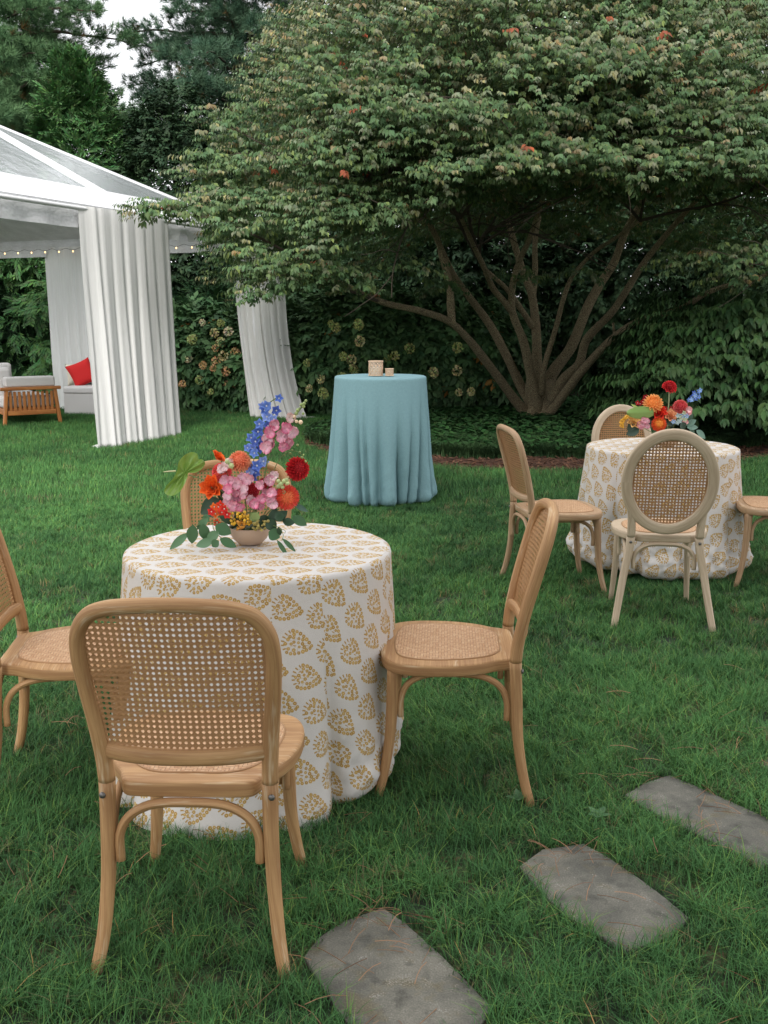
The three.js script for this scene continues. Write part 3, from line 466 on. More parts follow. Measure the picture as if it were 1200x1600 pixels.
function dahlia(R, ci, co, n, seed, { reach = 2.0, pw = 0.42, pl = 0.62, cup = 0.8 } = {}) { // faces +y
  const r = rng(seed), list = [];
  for (let i = 0; i < n; i++) {
    const f = (i + 0.5) / n, ph = 0.08 + reach * Math.pow(f, 0.62), a = i * 2.39996, d = V(Math.sin(ph) * Math.cos(a), Math.cos(ph), Math.sin(ph) * Math.sin(a));
    const L = R * pl * (0.45 + 0.65 * f), base = d.clone().multiplyScalar(R - L * 0.85), k = 0.82 + 0.3 * r();
    const out = d.clone().add(sph(r).multiplyScalar(0.12)).normalize(), nrm = V(0, 1, 0).addScaledVector(d, -0.2).normalize(); if (Math.abs(nrm.dot(out)) > 0.97) nrm.set(1, 0, 0);
    list.push(put(petal(L, R * pw * (0.5 + 0.6 * f), cup, 0.10, ci.map((x) => x * k), co.map((x) => Math.min(1, x * k * 1.15)), 3), base, out, nrm));
  }
  const core = new THREE.IcosahedronGeometry(R * 0.62, 1); list.push(tint(core, ...ci)); return join(list);
}
function ranunculus(R, ci, co, seed) { // nested cups, opening to +y
  const r = rng(seed), list = [];
  for (const [k, n, tilt] of [[0.30, 4, 0.1], [0.48, 5, 0.22], [0.66, 6, 0.40], [0.82, 7, 0.62], [0.98, 7, 0.95]]) for (let i = 0; i < n; i++) {
    const a = (i + r() * 0.6 + k * 3) / n * 6.2832, L = R * 1.15 * (0.62 + 0.4 * k), d = V(Math.cos(a) * Math.sin(tilt), Math.cos(tilt), Math.sin(a) * Math.sin(tilt)), s = 0.85 + 0.25 * r();
    list.push(put(petal(L, R * 1.15 * (0.5 + 0.5 * k), 0.42, -0.05, ci.map((x) => x * s), co.map((x) => x * s), 4), V(Math.cos(a) * R * k * 0.42, -R * 0.55, Math.sin(a) * R * k * 0.42), d, V(-Math.cos(a), 0.3, -Math.sin(a))));
  }
  return join(list);
}
function pea(R, col, seed) { // ruffled sweet pea / snapdragon floret facing +z
  const r = rng(seed), list = [], lit = col.map((x) => Math.min(1, x * 0.7 + 0.28));
  for (const [a, w, l, tz] of [[0.55, 1.0, 1.0, -0.15], [-0.55, 1.0, 1.0, -0.15], [2.3, 0.8, 0.75, 0.35], [-2.3, 0.8, 0.75, 0.35], [Math.PI, 0.7, 0.7, 0.55]]) {
    const g = fromGrid(4, 4, (u, v) => { const x = (u - 0.5) * R * w * Math.sin(Math.PI * (0.12 + 0.72 * v)) * 1.25, y = R * l * v; return [x, y, R * (0.26 * Math.sin(u * 10 + v * 3 + a * 5 + seed) * v + 0.4 * ((u - 0.5) ** 2)) + tz * R * v]; });
    const tone = 0.78 + 0.34 * r(), c = []; for (let i = 0; i < g.attributes.position.count; i++) { const v = Math.floor(i / 5) / 4; c.push(...mix3(lit.map((x, k) => x * (k === 0 ? 1 : 1.1)), col, v).map((x) => Math.min(1, x * tone * (0.94 + 0.12 * r())))); } g.setAttribute('color', new THREE.Float32BufferAttribute(c, 3));
    list.push(put(norm(g), V(0, 0, 0), V(Math.sin(a), Math.cos(a), 0.15), V(0, 0.05, 1)));
  }
  return join(list);
}
function star(R, col, seed) { const list = []; for (let i = 0; i < 5; i++) { const a = i * 1.2566 + seed; list.push(put(petal(R, R * 0.85, 0.35, -0.12, col.map((x) => x * 0.85), col.map((x) => Math.min(1, x * 1.15))), V(0, 0, 0), V(Math.cos(a), Math.sin(a), 0.35), V(0.01, 0, 1))); } const eye = new THREE.IcosahedronGeometry(R * 0.17, 0); eye.translate(0, 0, R * 0.12); list.push(tint(eye, 0.75, 0.75, 0.7)); return join(list); }
function balls(list, R, col, seed) { const r = rng(seed); return join(list.map((p) => { const g = new THREE.IcosahedronGeometry(R * (0.75 + 0.5 * r()), 1); g.translate(p.x, p.y, p.z); const k = 0.75 + 0.5 * r(); return tint(g, ...col.map((x) => x * k)); })); }
const stemMat = std({ color: new THREE.Color(0.13, 0.19, 0.06), roughness: 0.6 });
function stem(parent, pts, r = 0.0022, mat = stemMat) { return mesh('stem', sweep(pts, r, { n: 12, m: 6 }), mat, parent); }
// everything in an arrangement is placed in metres round the foot of its bowl
function arrangement(name, label, origin, px2m) {
  const o = thing(name, label, 'flower arrangement', origin.toArray()), W = (x, y, dz = 0) => { const p = px2m(x, y, dz); return p.sub(origin); };
  const set = (nm, g, p, dir, nrm = V(0, 0, 1), k = 1, mat = petalMat) => { const m = mesh(nm, g, mat, o); m.position.copy(p); m.quaternion.copy(basis(dir.clone().normalize(), nrm)); m.scale.setScalar(k); return m; };
  return { o, W, set };
}
function blade(len, w, col, bend = 0.25, n = 7) { return tint(leaf(len, w, { fold: 0.22, curl: bend, n, wide: 0.45 }), ...col); }
{ // nearer table
  const base = at(391, 851, -3.40), zoom = (x, y, dz) => at(240 + x / 4.615, 600 + y / 4.615, -3.40 + dz);
  base.y = 0.7615;
  const { o, W, set } = arrangement('flower_arrangement', 'bright bouquet with tall blue delphinium in a blush bowl on the nearer table', base, zoom);
  const bowl = new THREE.LatheGeometry([[0, 0], [0.030, 0], [0.040, 0.003], [0.058, 0.020], [0.070, 0.042], [0.0745, 0.062], [0.0735, 0.0635], [0.071, 0.062], [0.066, 0.043], [0.054, 0.022], [0, 0.012]].map(([a, b]) => new THREE.Vector2(a, b)), 48);
  mesh('bowl', bowl, std({ color: new THREE.Color(0.47, 0.34, 0.25), roughness: 0.55 }), o);
  const moss = balls(Array.from({ length: 60 }, (_, i) => { const a = i * 2.4, d = 0.058 * Math.sqrt(i / 60); return V(Math.cos(a) * d, 0.056 + 0.012 * Math.sin(i), Math.sin(a) * d); }), 0.012, [0.04, 0.07, 0.025], 3); mesh('greenery', moss, leafMat, o);
  const heart = V(0, 0.06, 0), st = (p, mid) => stem(o, [V(p.x * 0.12, 0.05, p.z * 0.12), mid || V(p.x * 0.55, lerp(0.06, p.y, 0.55), p.z * 0.55), p], 0.0021);
  const D = (x, y, dz, R, ci, co, n, dir, opt) => { const p = W(x, y, dz); st(p); set('dahlia', dahlia(R, ci, co, n, x + y, opt), p, dir); };
  const coral = L3(236, 128, 92), peach = L3(246, 170, 130), red = L3(214, 38, 44), dred = L3(170, 18, 30), pk = L3(232, 96, 110);
  D(620, 560, 0.02, 0.037, coral, peach, 150, V(0.05, 0.75, 0.65), { pw: 0.30 });
  D(1036, 612, 0.0, 0.041, dred, red, 130, V(0.75, 0.25, 0.65), { pw: 0.34 });
  D(960, 818, 0.04, 0.042, L3(224, 120, 70), L3(216, 52, 58), 170, V(0.45, 0.1, 0.9), { pw: 0.22, pl: 0.75, cup: 0.4 });
  D(492, 640, -0.02, 0.034, coral, pk, 130, V(-0.3, 0.6, 0.7));
  D(700, 770, 0.0, 0.028, dred, L3(214, 70, 86), 110, V(0, 0.3, 1));
  D(800, 730, -0.03, 0.026, dred, L3(190, 40, 60), 90, V(0, 0.6, 1));
  const og = L3(246, 106, 22), og2 = L3(238, 70, 18);
  { const p = W(415, 742, 0.03); st(p); set('ranunculus', ranunculus(0.032, og2, og, 4), p, V(-0.15, 0.35, 0.9)); const q = W(472, 520, 0.0); st(q); set('poppy', ranunculus(0.021, og2, L3(250, 120, 30), 8), q, V(0.65, 0.65, 0.2)); }
  // blue delphinium spires
  const bl = [L3(92, 124, 206), L3(112, 146, 222), L3(78, 104, 186), L3(140, 164, 226)];
  const d1 = stem(o, [heart, W(745, 780, 0), W(760, 560, -0.01), W(785, 330, -0.01), W(850, 110, -0.01), W(900, 90, -0.01)], 0.0024), d2 = stem(o, [heart, W(700, 760, 0), W(720, 560, 0), W(775, 360, 0), W(880, 190, 0)], 0.0018);
  [[905, 104, 0.8], [812, 158, 1], [888, 192, 0.95], [820, 238, 1.1], [800, 190, 0.9], [762, 290, 1], [828, 302, 0.9], [870, 255, 0.9], [752, 345, 1.15], [702, 388, 1], [738, 415, 1], [712, 468, 1.1], [780, 432, 0.95], [728, 500, 0.9], [770, 470, 0.9], [792, 558, 1], [744, 590, 1.1], [700, 612, 1], [722, 672, 1], [690, 640, 0.9], [735, 640, 0.9], [680, 460, 0.8], [790, 400, 0.8], [780, 160, 0.8]].forEach(([x, y, k], i) => set('delphinium_floret', star(0.0205, bl[i % 4], i), W(x, y, 0.012 * Math.sin(i * 2.1) + 0.01), V(0.4 * Math.sin(i * 2.3), 1, -0.25), V(0.45 * Math.sin(i * 1.7), -0.1, 1), k));
  // snapdragon spire
  stem(o, [heart, W(790, 720, 0.02), W(828, 520, 0.02), W(880, 370, 0.02), W(1000, 260, 0.02), W(1098, 118, 0.02)], 0.0027);
  const pinks = [L3(234, 140, 164), L3(224, 104, 142), L3(238, 178, 190), L3(230, 150, 170)];
  [[880, 302, 1], [848, 352, 1.1], [830, 402, 1.1], [818, 462, 1.15], [845, 430, 1], [952, 322, 1], [995, 352, 1.1], [918, 382, 1.1], [958, 432, 1.15], [930, 455, 0.9], [985, 248, 0.9]].forEach(([x, y, k], i) => set('snapdragon_floret', pea(0.0225, i === 10 ? L3(240, 196, 190) : pinks[i % 4], i), W(x, y, 0.03 + 0.01 * Math.sin(i * 3)), V(x > 900 ? 0.5 : -0.4, 0.8, 0.1), V(x > 900 ? 0.3 : -0.25, 0.1, 1), k));
  const bud = (list, R, col, s) => mesh('buds', balls(list, R, col, s), leafMat, o);
  bud([[1030, 212], [1052, 178], [1078, 214], [1098, 120], [1080, 162], [1066, 150], [1040, 188], [1085, 140]].map(([x, y]) => W(x, y, 0.022)), 0.0058, L3(150, 168, 104), 4);
  bud([[1060, 275], [1030, 270], [1015, 235]].map(([x, y]) => W(x, y, 0.03)), 0.007, L3(232, 206, 170), 5);
  // curling bud stalk at the right
  stem(o, [heart, W(850, 680, 0), W(880, 590, 0), W(930, 515, 0), W(1000, 475, 0), W(1050, 490, 0), W(1090, 540, 0)], 0.0015);
  bud([[985, 500], [1038, 440], [1055, 492], [1080, 510], [1070, 530], [1095, 560], [1000, 478]].map(([x, y]) => W(x, y, 0.004)), 0.0045, L3(146, 166, 96), 6);
  // mass of sweet peas
  [[560, 700], [600, 722], [642, 680], [540, 762], [602, 782], [652, 802], [548, 850], [620, 892], [570, 882], [520, 702], [655, 762], [590, 830], [772, 732], [838, 702], [700, 842], [780, 832], [770, 872], [842, 832], [872, 842], [730, 870], [810, 790], [675, 690], [535, 810], [640, 745], [850, 790], [890, 800], [860, 868]].forEach(([x, y], i) => set('sweet_pea', pea(0.0205, pinks[(i * 7) % 4], i + 40), W(x, y, 0.055 + 0.015 * Math.sin(i * 2.7)), V(Math.sin(i * 1.9) * 0.7, 0.8, 0.1), V(Math.sin(i) * 0.4, 0.15, 1), 0.9 + 0.25 * Math.sin(i * 5) ** 2));
  [[515, 602], [490, 618], [545, 575], [868, 668], [845, 690]].forEach(([x, y], i) => set('sweet_pea', pea(0.020, L3(246, 200, 200), i + 90), W(x, y, 0.04), V(0.3, 0.9, 0), V(-0.2, 0.2, 1)));
  bud([[545, 570], [560, 590], [530, 560], [900, 740], [942, 700], [940, 782], [918, 722], [960, 690], [930, 745], [965, 715], [900, 700]].map(([x, y]) => W(x, y, 0.055)), 0.008, L3(178, 190, 132), 7);
  // orange and red wallflowers
  [[470, 885], [512, 900], [448, 935], [460, 1000], [532, 940], [440, 885], [495, 925], [420, 920], [520, 960], [485, 870]].forEach(([x, y], i) => set('wallflower', star(0.0165, [L3(232, 62, 28), L3(210, 34, 26), L3(244, 118, 40)][i % 3], i * 1.3), W(x, y, 0.06 + 0.008 * Math.sin(i * 2)), V(0.3 * Math.sin(i), 1, 0), V(-0.3, 0.1, 1)));
  const ra = rng(31);
  bud(Array.from({ length: 46 }, () => W(555 + ra() * 150, 925 + ra() * 90, 0.06 + ra() * 0.03)), 0.0048, L3(206, 160, 34), 8);
  bud(Array.from({ length: 34 }, () => W(600 + ra() * 60, 990 + ra() * 60, 0.07 + ra() * 0.02)), 0.0042, L3(190, 130, 40), 9);
  bud(Array.from({ length: 40 }, () => W(715 + ra() * 115, 985 + ra() * 75, 0.06 + ra() * 0.03)), 0.0046, L3(160, 146, 78), 10);
  // leaves, each its own part: [x, y of the base] -> [x, y of the tip], width, shade
  const g1 = L3(62, 100, 62), g2 = L3(84, 122, 84), g3 = L3(36, 66, 40), g4 = L3(70, 104, 88);
  const lf = (x0, y0, x1, y1, dz, w, col, bend = 0.2, dzt = 0) => { const a = W(x0, y0, dz), b = W(x1, y1, dz + dzt), d = b.clone().sub(a), L = d.length(); a.y = Math.max(a.y, 0.008); set('leaf', blade(L * 1.08, w * 1.35, col, bend), a, d, V(0.12, 0.35, 0.93), 1, leafMat); };
  stem(o, [W(560, 1010, 0.05), W(420, 990, 0.07), W(330, 1010, 0.08), W(280, 1060, 0.08)], 0.0016); stem(o, [W(540, 1030, 0.07), W(430, 1010, 0.09), W(440, 1060, 0.1), W(500, 1120, 0.1)], 0.0014);
  lf(250, 1075, 122, 1186, 0.09, 0.021, g2, 0.05); lf(285, 1015, 275, 1145, 0.095, 0.030, g1, 0.1); lf(360, 1010, 370, 1120, 0.09, 0.028, g1, 0.1); lf(395, 965, 310, 1045, 0.085, 0.020, g2); lf(430, 1130, 312, 1165, 0.11, 0.024, g2, 0.05); lf(470, 1068, 385, 1125, 0.11, 0.026, g2, 0.1); lf(470, 1130, 420, 1170, 0.12, 0.022, g1); lf(478, 1115, 590, 1172, 0.12, 0.024, g1, 0.05); lf(445, 1020, 552, 1075, 0.10, 0.034, g1, 0.1); lf(470, 950, 600, 1015, 0.07, 0.018, g3); lf(500, 850, 345, 925, 0.0, 0.055, g3, 0.1); lf(390, 940, 370, 985, 0.08, 0.018, g2);
  lf(470, 760, 540, 850, -0.01, 0.03, g3);
  lf(845, 1000, 880, 900, 0.07, 0.024, g3); lf(880, 985, 955, 920, 0.07, 0.026, g3); lf(930, 990, 1010, 1000, 0.07, 0.022, g3); lf(1000, 955, 1098, 1015, 0.05, 0.026, g1, 0.05); lf(815, 980, 880, 1050, 0.085, 0.03, g3); lf(830, 1065, 905, 1105, 0.09, 0.034, g1, 0.1); lf(1010, 865, 1110, 915, 0.02, 0.014, g4); lf(870, 960, 940, 950, 0.08, 0.028, g3); lf(700, 930, 745, 985, 0.08, 0.024, L3(120, 140, 80)); lf(745, 925, 725, 985, 0.085, 0.024, L3(130, 150, 90)); lf(590, 930, 640, 990, 0.05, 0.03, g3); lf(760, 960, 830, 1010, 0.06, 0.03, g3);
  stem(o, [W(860, 1020, 0.08), W(910, 1040, 0.1), W(935, 1090, 0.11), W(925, 1130, 0.12)], 0.0012); stem(o, [W(905, 1040, 0.1), W(950, 1060, 0.1), W(945, 1080, 0.1)], 0.0009);
  lf(890, 1125, 965, 1238, 0.13, 0.012, g1, 0.12); lf(930, 1115, 1022, 1205, 0.12, 0.012, g1, 0.15); lf(900, 1030, 915, 1090, 0.1, 0.014, g3);
  // green anthurium: heart-shaped spathe with two lobes and a pale spadix
  stem(o, [heart, W(500, 780, 0), W(380, 700, 0.02), W(252, 655, 0.03)], 0.002);
  const out = new THREE.CatmullRomCurve3([[252, 640], [300, 640], [350, 610], [372, 570], [352, 545], [322, 540], [315, 505], [275, 490], [225, 512], [182, 560], [170, 620], [140, 680], [92, 735], [75, 775], [98, 800], [140, 805], [185, 780], [225, 720], [245, 670]].map(([x, y]) => V(x, y, 0)), true, 'centripetal').getPoints(72).slice(0, -1);
  const gs = fromGrid(72, 5, (u, v, i) => { const p = out[i % 72], cx = 225, cy = 640, X = lerp(cx, p.x, v), Y = lerp(cy, p.y, v), ridge = 0.006 * Math.sin(u * 44) * v * (1 - v) * 3; return W(X, Y, 0.03 + 0.012 * v * v + ridge - 0.00022 * (X - 225) * v); });
  { const c = [], n = gs.attributes.position.count, a = L3(112, 150, 60), b = L3(140, 172, 82); for (let i = 0; i < n; i++) { const k = (i % 73) % 6 === 0 ? 0.85 : 1; c.push(...mix3(a, b, PN.noise(i * 0.11, 2, 3) + 0.5).map((x) => x * k)); } gs.setAttribute('color', new THREE.Float32BufferAttribute(c, 3)); mesh('anthurium', gs, std({ color: 0xffffff, vertexColors: true, roughness: 0.28 }), o); }
  mesh('spadix', sweep([W(160, 628, 0.036), W(110, 630, 0.045), W(72, 634, 0.05)], (t) => lerp(0.0032, 0.0014, t), { n: 8, m: 8 }), std({ color: new THREE.Color(0.62, 0.56, 0.33), roughness: 0.7 }), o);
}
{ // farther table
  const base = V(1.75, 0.7615, -6.12), zoom = (x, y, dz) => at(960 + x / 7.5, 580 + y / 7.5, -6.12 + dz);
  const { o, W, set } = arrangement('flower_arrangement', 'low bouquet with one red zinnia standing tall, on the farther table', base, zoom);
  const bowl = new THREE.LatheGeometry([[0, 0], [0.030, 0], [0.058, 0.020], [0.0745, 0.062], [0.071, 0.062], [0.054, 0.022], [0, 0.012]].map(([a, b]) => new THREE.Vector2(a, b)), 32);
  mesh('bowl', bowl, std({ color: new THREE.Color(0.47, 0.34, 0.25), roughness: 0.55 }), o);
  const st = (p) => stem(o, [V(p.x * 0.1, 0.05, p.z * 0.1), V(p.x * 0.6, lerp(0.05, p.y, 0.5), p.z * 0.6), p], 0.0024);
  const D = (x, y, dz, R, ci, co, n, dir, opt) => { const p = W(x, y, dz); st(p); set('dahlia', dahlia(R, ci, co, n, x + y, opt), p, dir); };
  { const p = W(642, 195, 0); stem(o, [V(0, 0.06, 0), W(630, 460, 0), W(640, 330, 0), p], 0.0038, std({ color: new THREE.Color(0.30, 0.36, 0.19), roughness: 0.6 })); set('zinnia', dahlia(0.044, L3(168, 20, 30), L3(222, 48, 54), 90, 7, { reach: 1.75, pw: 0.5, pl: 0.55 }), p, V(0.2, 0.85, 0.5)); }
  D(452, 385, 0.0, 0.058, L3(236, 140, 60), L3(244, 182, 110), 95, V(-0.1, 0.35, 0.9), { pw: 0.30, pl: 0.8, cup: 0.6 });
  D(772, 418, 0.0, 0.043, L3(206, 66, 76), L3(232, 118, 112), 130, V(0.1, 0.45, 0.9));
  D(522, 618, 0.03, 0.045, L3(240, 160, 60), L3(212, 36, 40), 130, V(0, 0.45, 0.9), { pw: 0.3 });
  for (const [x, y, R, a, b] of [[525, 478, 0.039, L3(196, 22, 10), L3(236, 52, 18)], [668, 515, 0.034, L3(232, 128, 80), L3(244, 178, 128)], [235, 590, 0.034, L3(222, 158, 70), L3(240, 196, 124)]]) { const p = W(x, y, 0.02); st(p); set('ranunculus', ranunculus(R, a, b, x), p, V(0, 0.6, 0.8)); }
  const bl = [L3(116, 152, 220), L3(142, 178, 232), L3(96, 128, 204)];
  stem(o, [V(0, 0.06, 0), W(800, 470, 0), W(870, 360, 0), W(990, 235, 0)], 0.002);
  [[985, 240], [940, 285], [905, 300], [870, 338], [900, 335], [950, 320], [985, 300], [1000, 225], [930, 255]].forEach(([x, y], i) => set('delphinium_floret', star(0.017, bl[i % 3], i), W(x, y, 0.012 * Math.sin(i * 2)), V(0.4 * Math.sin(i), 1, -0.2), V(0.3, 0.1, 1)));
  [[800, 520], [765, 580], [825, 560], [690, 590], [745, 520], [780, 545], [845, 525], [740, 600], [810, 490]].forEach(([x, y], i) => set('hydrangea_floret', star(0.017, [L3(150, 176, 206), L3(172, 192, 190), L3(186, 196, 160)][i % 3], i), W(x, y, 0.045), V(Math.sin(i * 2), 1, 0), V(0.1 * i - 0.4, 0.2, 1)));
  [[872, 460], [860, 490], [820, 600], [345, 580], [310, 650], [380, 645], [330, 620], [290, 630], [370, 590]].forEach(([x, y], i) => set('sweet_pea', pea(0.024, x > 500 ? L3(236, 158, 158) : L3(216, 132, 146), i), W(x, y, 0.03), V(Math.sin(i), 0.9, 0), V(0.2 * Math.sin(i * 3), 0.2, 1)));
  [[300, 380], [270, 372], [365, 300], [330, 355], [350, 320], [665, 435], [570, 540], [600, 440]].forEach(([x, y], i) => set('wallflower', star(0.016, [L3(150, 14, 24), L3(190, 24, 34)][i % 2], i), W(x, y, -0.02), V(Math.sin(i), 1, 0), V(0, 0.2, 1)));
  const ra = rng(9), col = L3(204, 150, 36);
  mesh('amaranth', balls(Array.from({ length: 60 }, (_, i) => { const t = i / 60; return W(lerp(160, 85, Math.min(1, t * 1.6)) + (ra() - 0.5) * 40, lerp(535, 660, Math.max(0, t * 1.4 - 0.4)) + (ra() - 0.5) * 30, 0.02 + ra() * 0.02); }), 0.006, col, 3), leafMat, o);
  const lf = (x0, y0, x1, y1, dz, w, c, bend = 0.15) => { const a = W(x0, y0, dz), b = W(x1, y1, dz), d = b.clone().sub(a); set('leaf', blade(d.length(), w, c, bend), a, d, V(0.1, 0.5, 0.86), 1, leafMat); };
  const g1 = L3(52, 84, 62), g2 = L3(90, 124, 106), g3 = L3(32, 58, 40);
  lf(800, 640, 925, 500, 0, 0.045, g1); lf(840, 640, 960, 565, 0.01, 0.04, g2); lf(850, 660, 985, 650, 0.02, 0.04, g2); lf(960, 690, 1070, 790, 0.02, 0.042, g2, 0.05); lf(880, 680, 950, 745, 0.03, 0.036, g1); lf(290, 680, 140, 740, 0.04, 0.06, g3); lf(240, 620, 150, 690, 0.03, 0.05, g3); lf(780, 600, 830, 690, 0.05, 0.05, g3); lf(600, 560, 700, 640, 0.03, 0.05, g3); lf(420, 560, 350, 640, 0.02, 0.05, g3); lf(320, 480, 205, 378, 0.0, 0.022, L3(150, 168, 80)); lf(440, 500, 480, 590, 0.0, 0.05, g3);
  const hl = fromGrid(10, 6, (u, v) => { const x = lerp(145, 460, v), w = 75 * Math.pow(Math.sin(Math.PI * (0.14 + 0.80 * (1 - v))), 0.7); return W(x, 490 + (u - 0.5) * 2 * w - 10 * v, 0.03 - 0.02 * Math.abs(u - 0.5) + 0.01 * v); });
  mesh('anthurium', tint(hl, ...L3(126, 156, 84)), std({ color: 0xffffff, vertexColors: true, roughness: 0.35 }), o);
}

// ---------------------------------------------------------------- frame tent
{
  const A = V(-1.93, 0, -15.9), B = V(-4.30, 0, -10.28), H = 2.86, PEAK = 4.42;
  const e = B.clone().sub(A).normalize(), side = A.distanceTo(B), w = V(-e.z, 0, e.x); if (w.x > 0) w.negate(); // w points away to the left
  const C = A.clone().addScaledVector(w, side), Dd = B.clone().addScaledVector(w, side), mid = (p, q) => p.clone().add(q).multiplyScalar(0.5), ctr = mid(A, Dd), peak = V(ctr.x, PEAK, ctr.z);
  const o = thing('frame_tent', 'white frame tent with clear roof panels and white valance at the left', 'tent', [ctr.x, 0, ctr.z]);
  const rel = (p) => p.clone().sub(V(ctr.x, 0, ctr.z));
  const vinTex = rep(tex(256, 256, (u, v) => { const k = 0.84 + 0.05 * tn(u, v, 10, 10, 3) + 0.03 * tn(u, v, 60, 60, 6); return [k, k, k * 1.01]; }), 1, 1);
  const vinBump = rep(tex(256, 256, (u, v) => 0.5 + 0.5 * tn(u, v, 6, 9, 4) + 0.3 * tn(u, v, 26, 34, 7), false), 1.5, 1.5);
  const vinyl = new THREE.MeshPhysicalMaterial({ map: vinTex, bumpMap: vinBump, bumpScale: 0.006, roughness: 0.5, side: THREE.DoubleSide, transmission: 0.15, thickness: 0 });
  const clear = new THREE.MeshPhysicalMaterial({ color: new THREE.Color(0.82, 0.87, 0.89), bumpMap: vinBump, bumpScale: 0.004, roughness: 0.16, transmission: 0.72, thickness: 0, ior: 1.5, side: THREE.DoubleSide });
  const alu = std({ color: new THREE.Color(0.72, 0.72, 0.73), metalness: 0.3, roughness: 0.45 });
  const flat = (pts, up = 0) => { const s = []; for (let i = 1; i + 1 < pts.length; i++) s.push(pts[0], pts[i], pts[i + 1]); const g = new THREE.BufferGeometry().setFromPoints(s); const u = new Float32Array(s.length * 2); s.forEach((p, i) => { u[2 * i] = p.x * 0.5 + p.z * 0.3; u[2 * i + 1] = p.y * 0.5 + p.z * 0.4; }); g.setAttribute('uv', new THREE.BufferAttribute(u, 2)); g.computeVertexNormals(); return g; };
  // each slope: two triangular halves; each half is a clear pane framed by white bands
  const corners = [A, B, Dd, C].map(rel), pk = rel(peak), sag = (p) => p;
  for (let k = 0; k < 4; k++) {
    const P = corners[k].clone().setY(H), Q = corners[(k + 1) % 4].clone().setY(H), m = mid(P, Q);
    for (const [a, b] of [[P, m], [m, Q]]) {
      const L = (x, y) => { const base = a.clone().lerp(b, x); return base.lerp(pk, y); }; // barycentric on the half
      const tri = [a, b, pk], inset = (p, i) => p; const cen = a.clone().add(b).add(pk).divideScalar(3);
      const hipA = a === P; // the hip runs a->peak on the first half, b->peak on the second
      const i0 = hipA ? L(0.13, 0.20) : L(0.08, 0.20), i1 = hipA ? L(0.92, 0.20) : L(0.87, 0.20), i2 = hipA ? L(0.6, 0.86) : L(0.4, 0.86);
      mesh('clear_panel', flat([i0, i1, i2]), clear, o);
      mesh('roof_panel', join([flat([a, b, i1, i0]), flat([b, pk, i2, i1]), flat([pk, a, i0, i2])]), vinyl, o);
    }
    // valance: hangs from the eave with a shaped lower edge
    const n = V().crossVectors(Q.clone().sub(P), V(0, 1, 0)).normalize(), len = P.distanceTo(Q);
    mesh('valance', fromGrid(120, 6, (u, v) => { const p = P.clone().lerp(Q, u), x = u * 3, f = x - Math.floor(x), dip = Math.max(0, 1 - Math.abs(f - 0.5) / 0.06) * 0.0 + (f < 0.05 || f > 0.95 ? -0.10 : 0); p.y = H - v * (0.275 + dip); return p.addScaledVector(n, 0.004 + 0.012 * v * Math.sin(u * 70) + 0.02 * v * fbm(u * 12, v, k, 2)); }, (u, v) => [u * len * 0.5, v * 0.15]), vinyl, o);
    mesh('eave_pipe', bar(P.clone().add(V(0, -0.06, 0)).addScaledVector(n, -0.06).toArray(), Q.clone().add(V(0, -0.06, 0)).addScaledVector(n, -0.06).toArray(), 0.05, 0.05, 2), alu, o);
    mesh('rafter', bar(P.clone().add(V(0, -0.08, 0)).multiply(V(0.985, 1, 0.985)).toArray(), pk.clone().add(V(0, -0.08, 0)).toArray(), 0.05, 0.05, 2), alu, o);
    mesh('rafter', bar(m.clone().add(V(0, -0.08, 0)).multiply(V(0.985, 1, 0.985)).toArray(), pk.clone().add(V(0, -0.10, 0)).toArray(), 0.05, 0.05, 2), alu, o);
    for (const q of [P, m]) mesh('leg', bar([q.x * 0.975, 0, q.z * 0.975], [q.x * 0.975, H - 0.09, q.z * 0.975], 0.055, 0.055, 2), alu, o);
  }
  // two tie straps where the roof sections meet above the front curtain
  { const P = corners[0].clone().setY(H), Q = corners[1].clone().setY(H), m = mid(P, Q), up = pk.clone().sub(m).normalize(), al = Q.clone().sub(P).normalize(), nn = V().crossVectors(al, up).normalize(); if (nn.y < 0) nn.negate();
    for (const [s, t] of [[0.10, 0.18], [-0.35, 0.10]]) mesh('strap', bar(m.clone().addScaledVector(al, s).addScaledVector(up, t).addScaledVector(nn, 0.012).toArray(), m.clone().addScaledVector(al, s - 0.2).addScaledVector(up, t - 0.02).addScaledVector(nn, 0.012).toArray(), 0.014, 0.03), std({ color: 0x0b0b0c, roughness: 0.6 }), o); }
  // string of warm bulbs along the far eaves, under the valance top
  const bulbMat = std({ color: 0xffe2b0, emissive: new THREE.Color(1, 0.62, 0.26), emissiveIntensity: 1.6, roughness: 0.3 });
  const sl = thing('string_light', 'string of small warm bulbs hung along the far edge inside the tent', 'string lights', [ctr.x, 0, ctr.z]);
  const P = corners[0].clone().setY(H - 0.15), Q = corners[3].clone().setY(H - 0.15), pts = []; for (let i = 0; i <= 60; i++) { const u = i / 60, f = (u * 20) % 1; pts.push(P.clone().lerp(Q, u).multiply(V(0.96, 1, 0.96)).add(V(0, -0.03 * Math.sin(f * Math.PI), 0))); }
  mesh('wire', sweep(pts, 0.003, { n: 120, m: 5 }), std({ color: 0x20201e }), sl);
  for (let i = 0; i < 19; i++) { const p = P.clone().lerp(Q, (i + 0.5) / 20).multiply(V(0.96, 1, 0.96)); const g = new THREE.SphereGeometry(0.012, 10, 8); g.scale(1, 1.35, 1); g.translate(p.x, p.y - 0.055, p.z); mesh('bulb', g, bulbMat, sl); }
  // curtains ------------------------------------------------------------
  const sheer = rep(tex(128, 512, (u, v) => { const k = 0.89 + 0.03 * tn(u, v, 40, 3, 3) + 0.02 * tn(u, v, 120, 6, 5); return [k, k * 0.995, k * 0.985]; }), 3, 1);
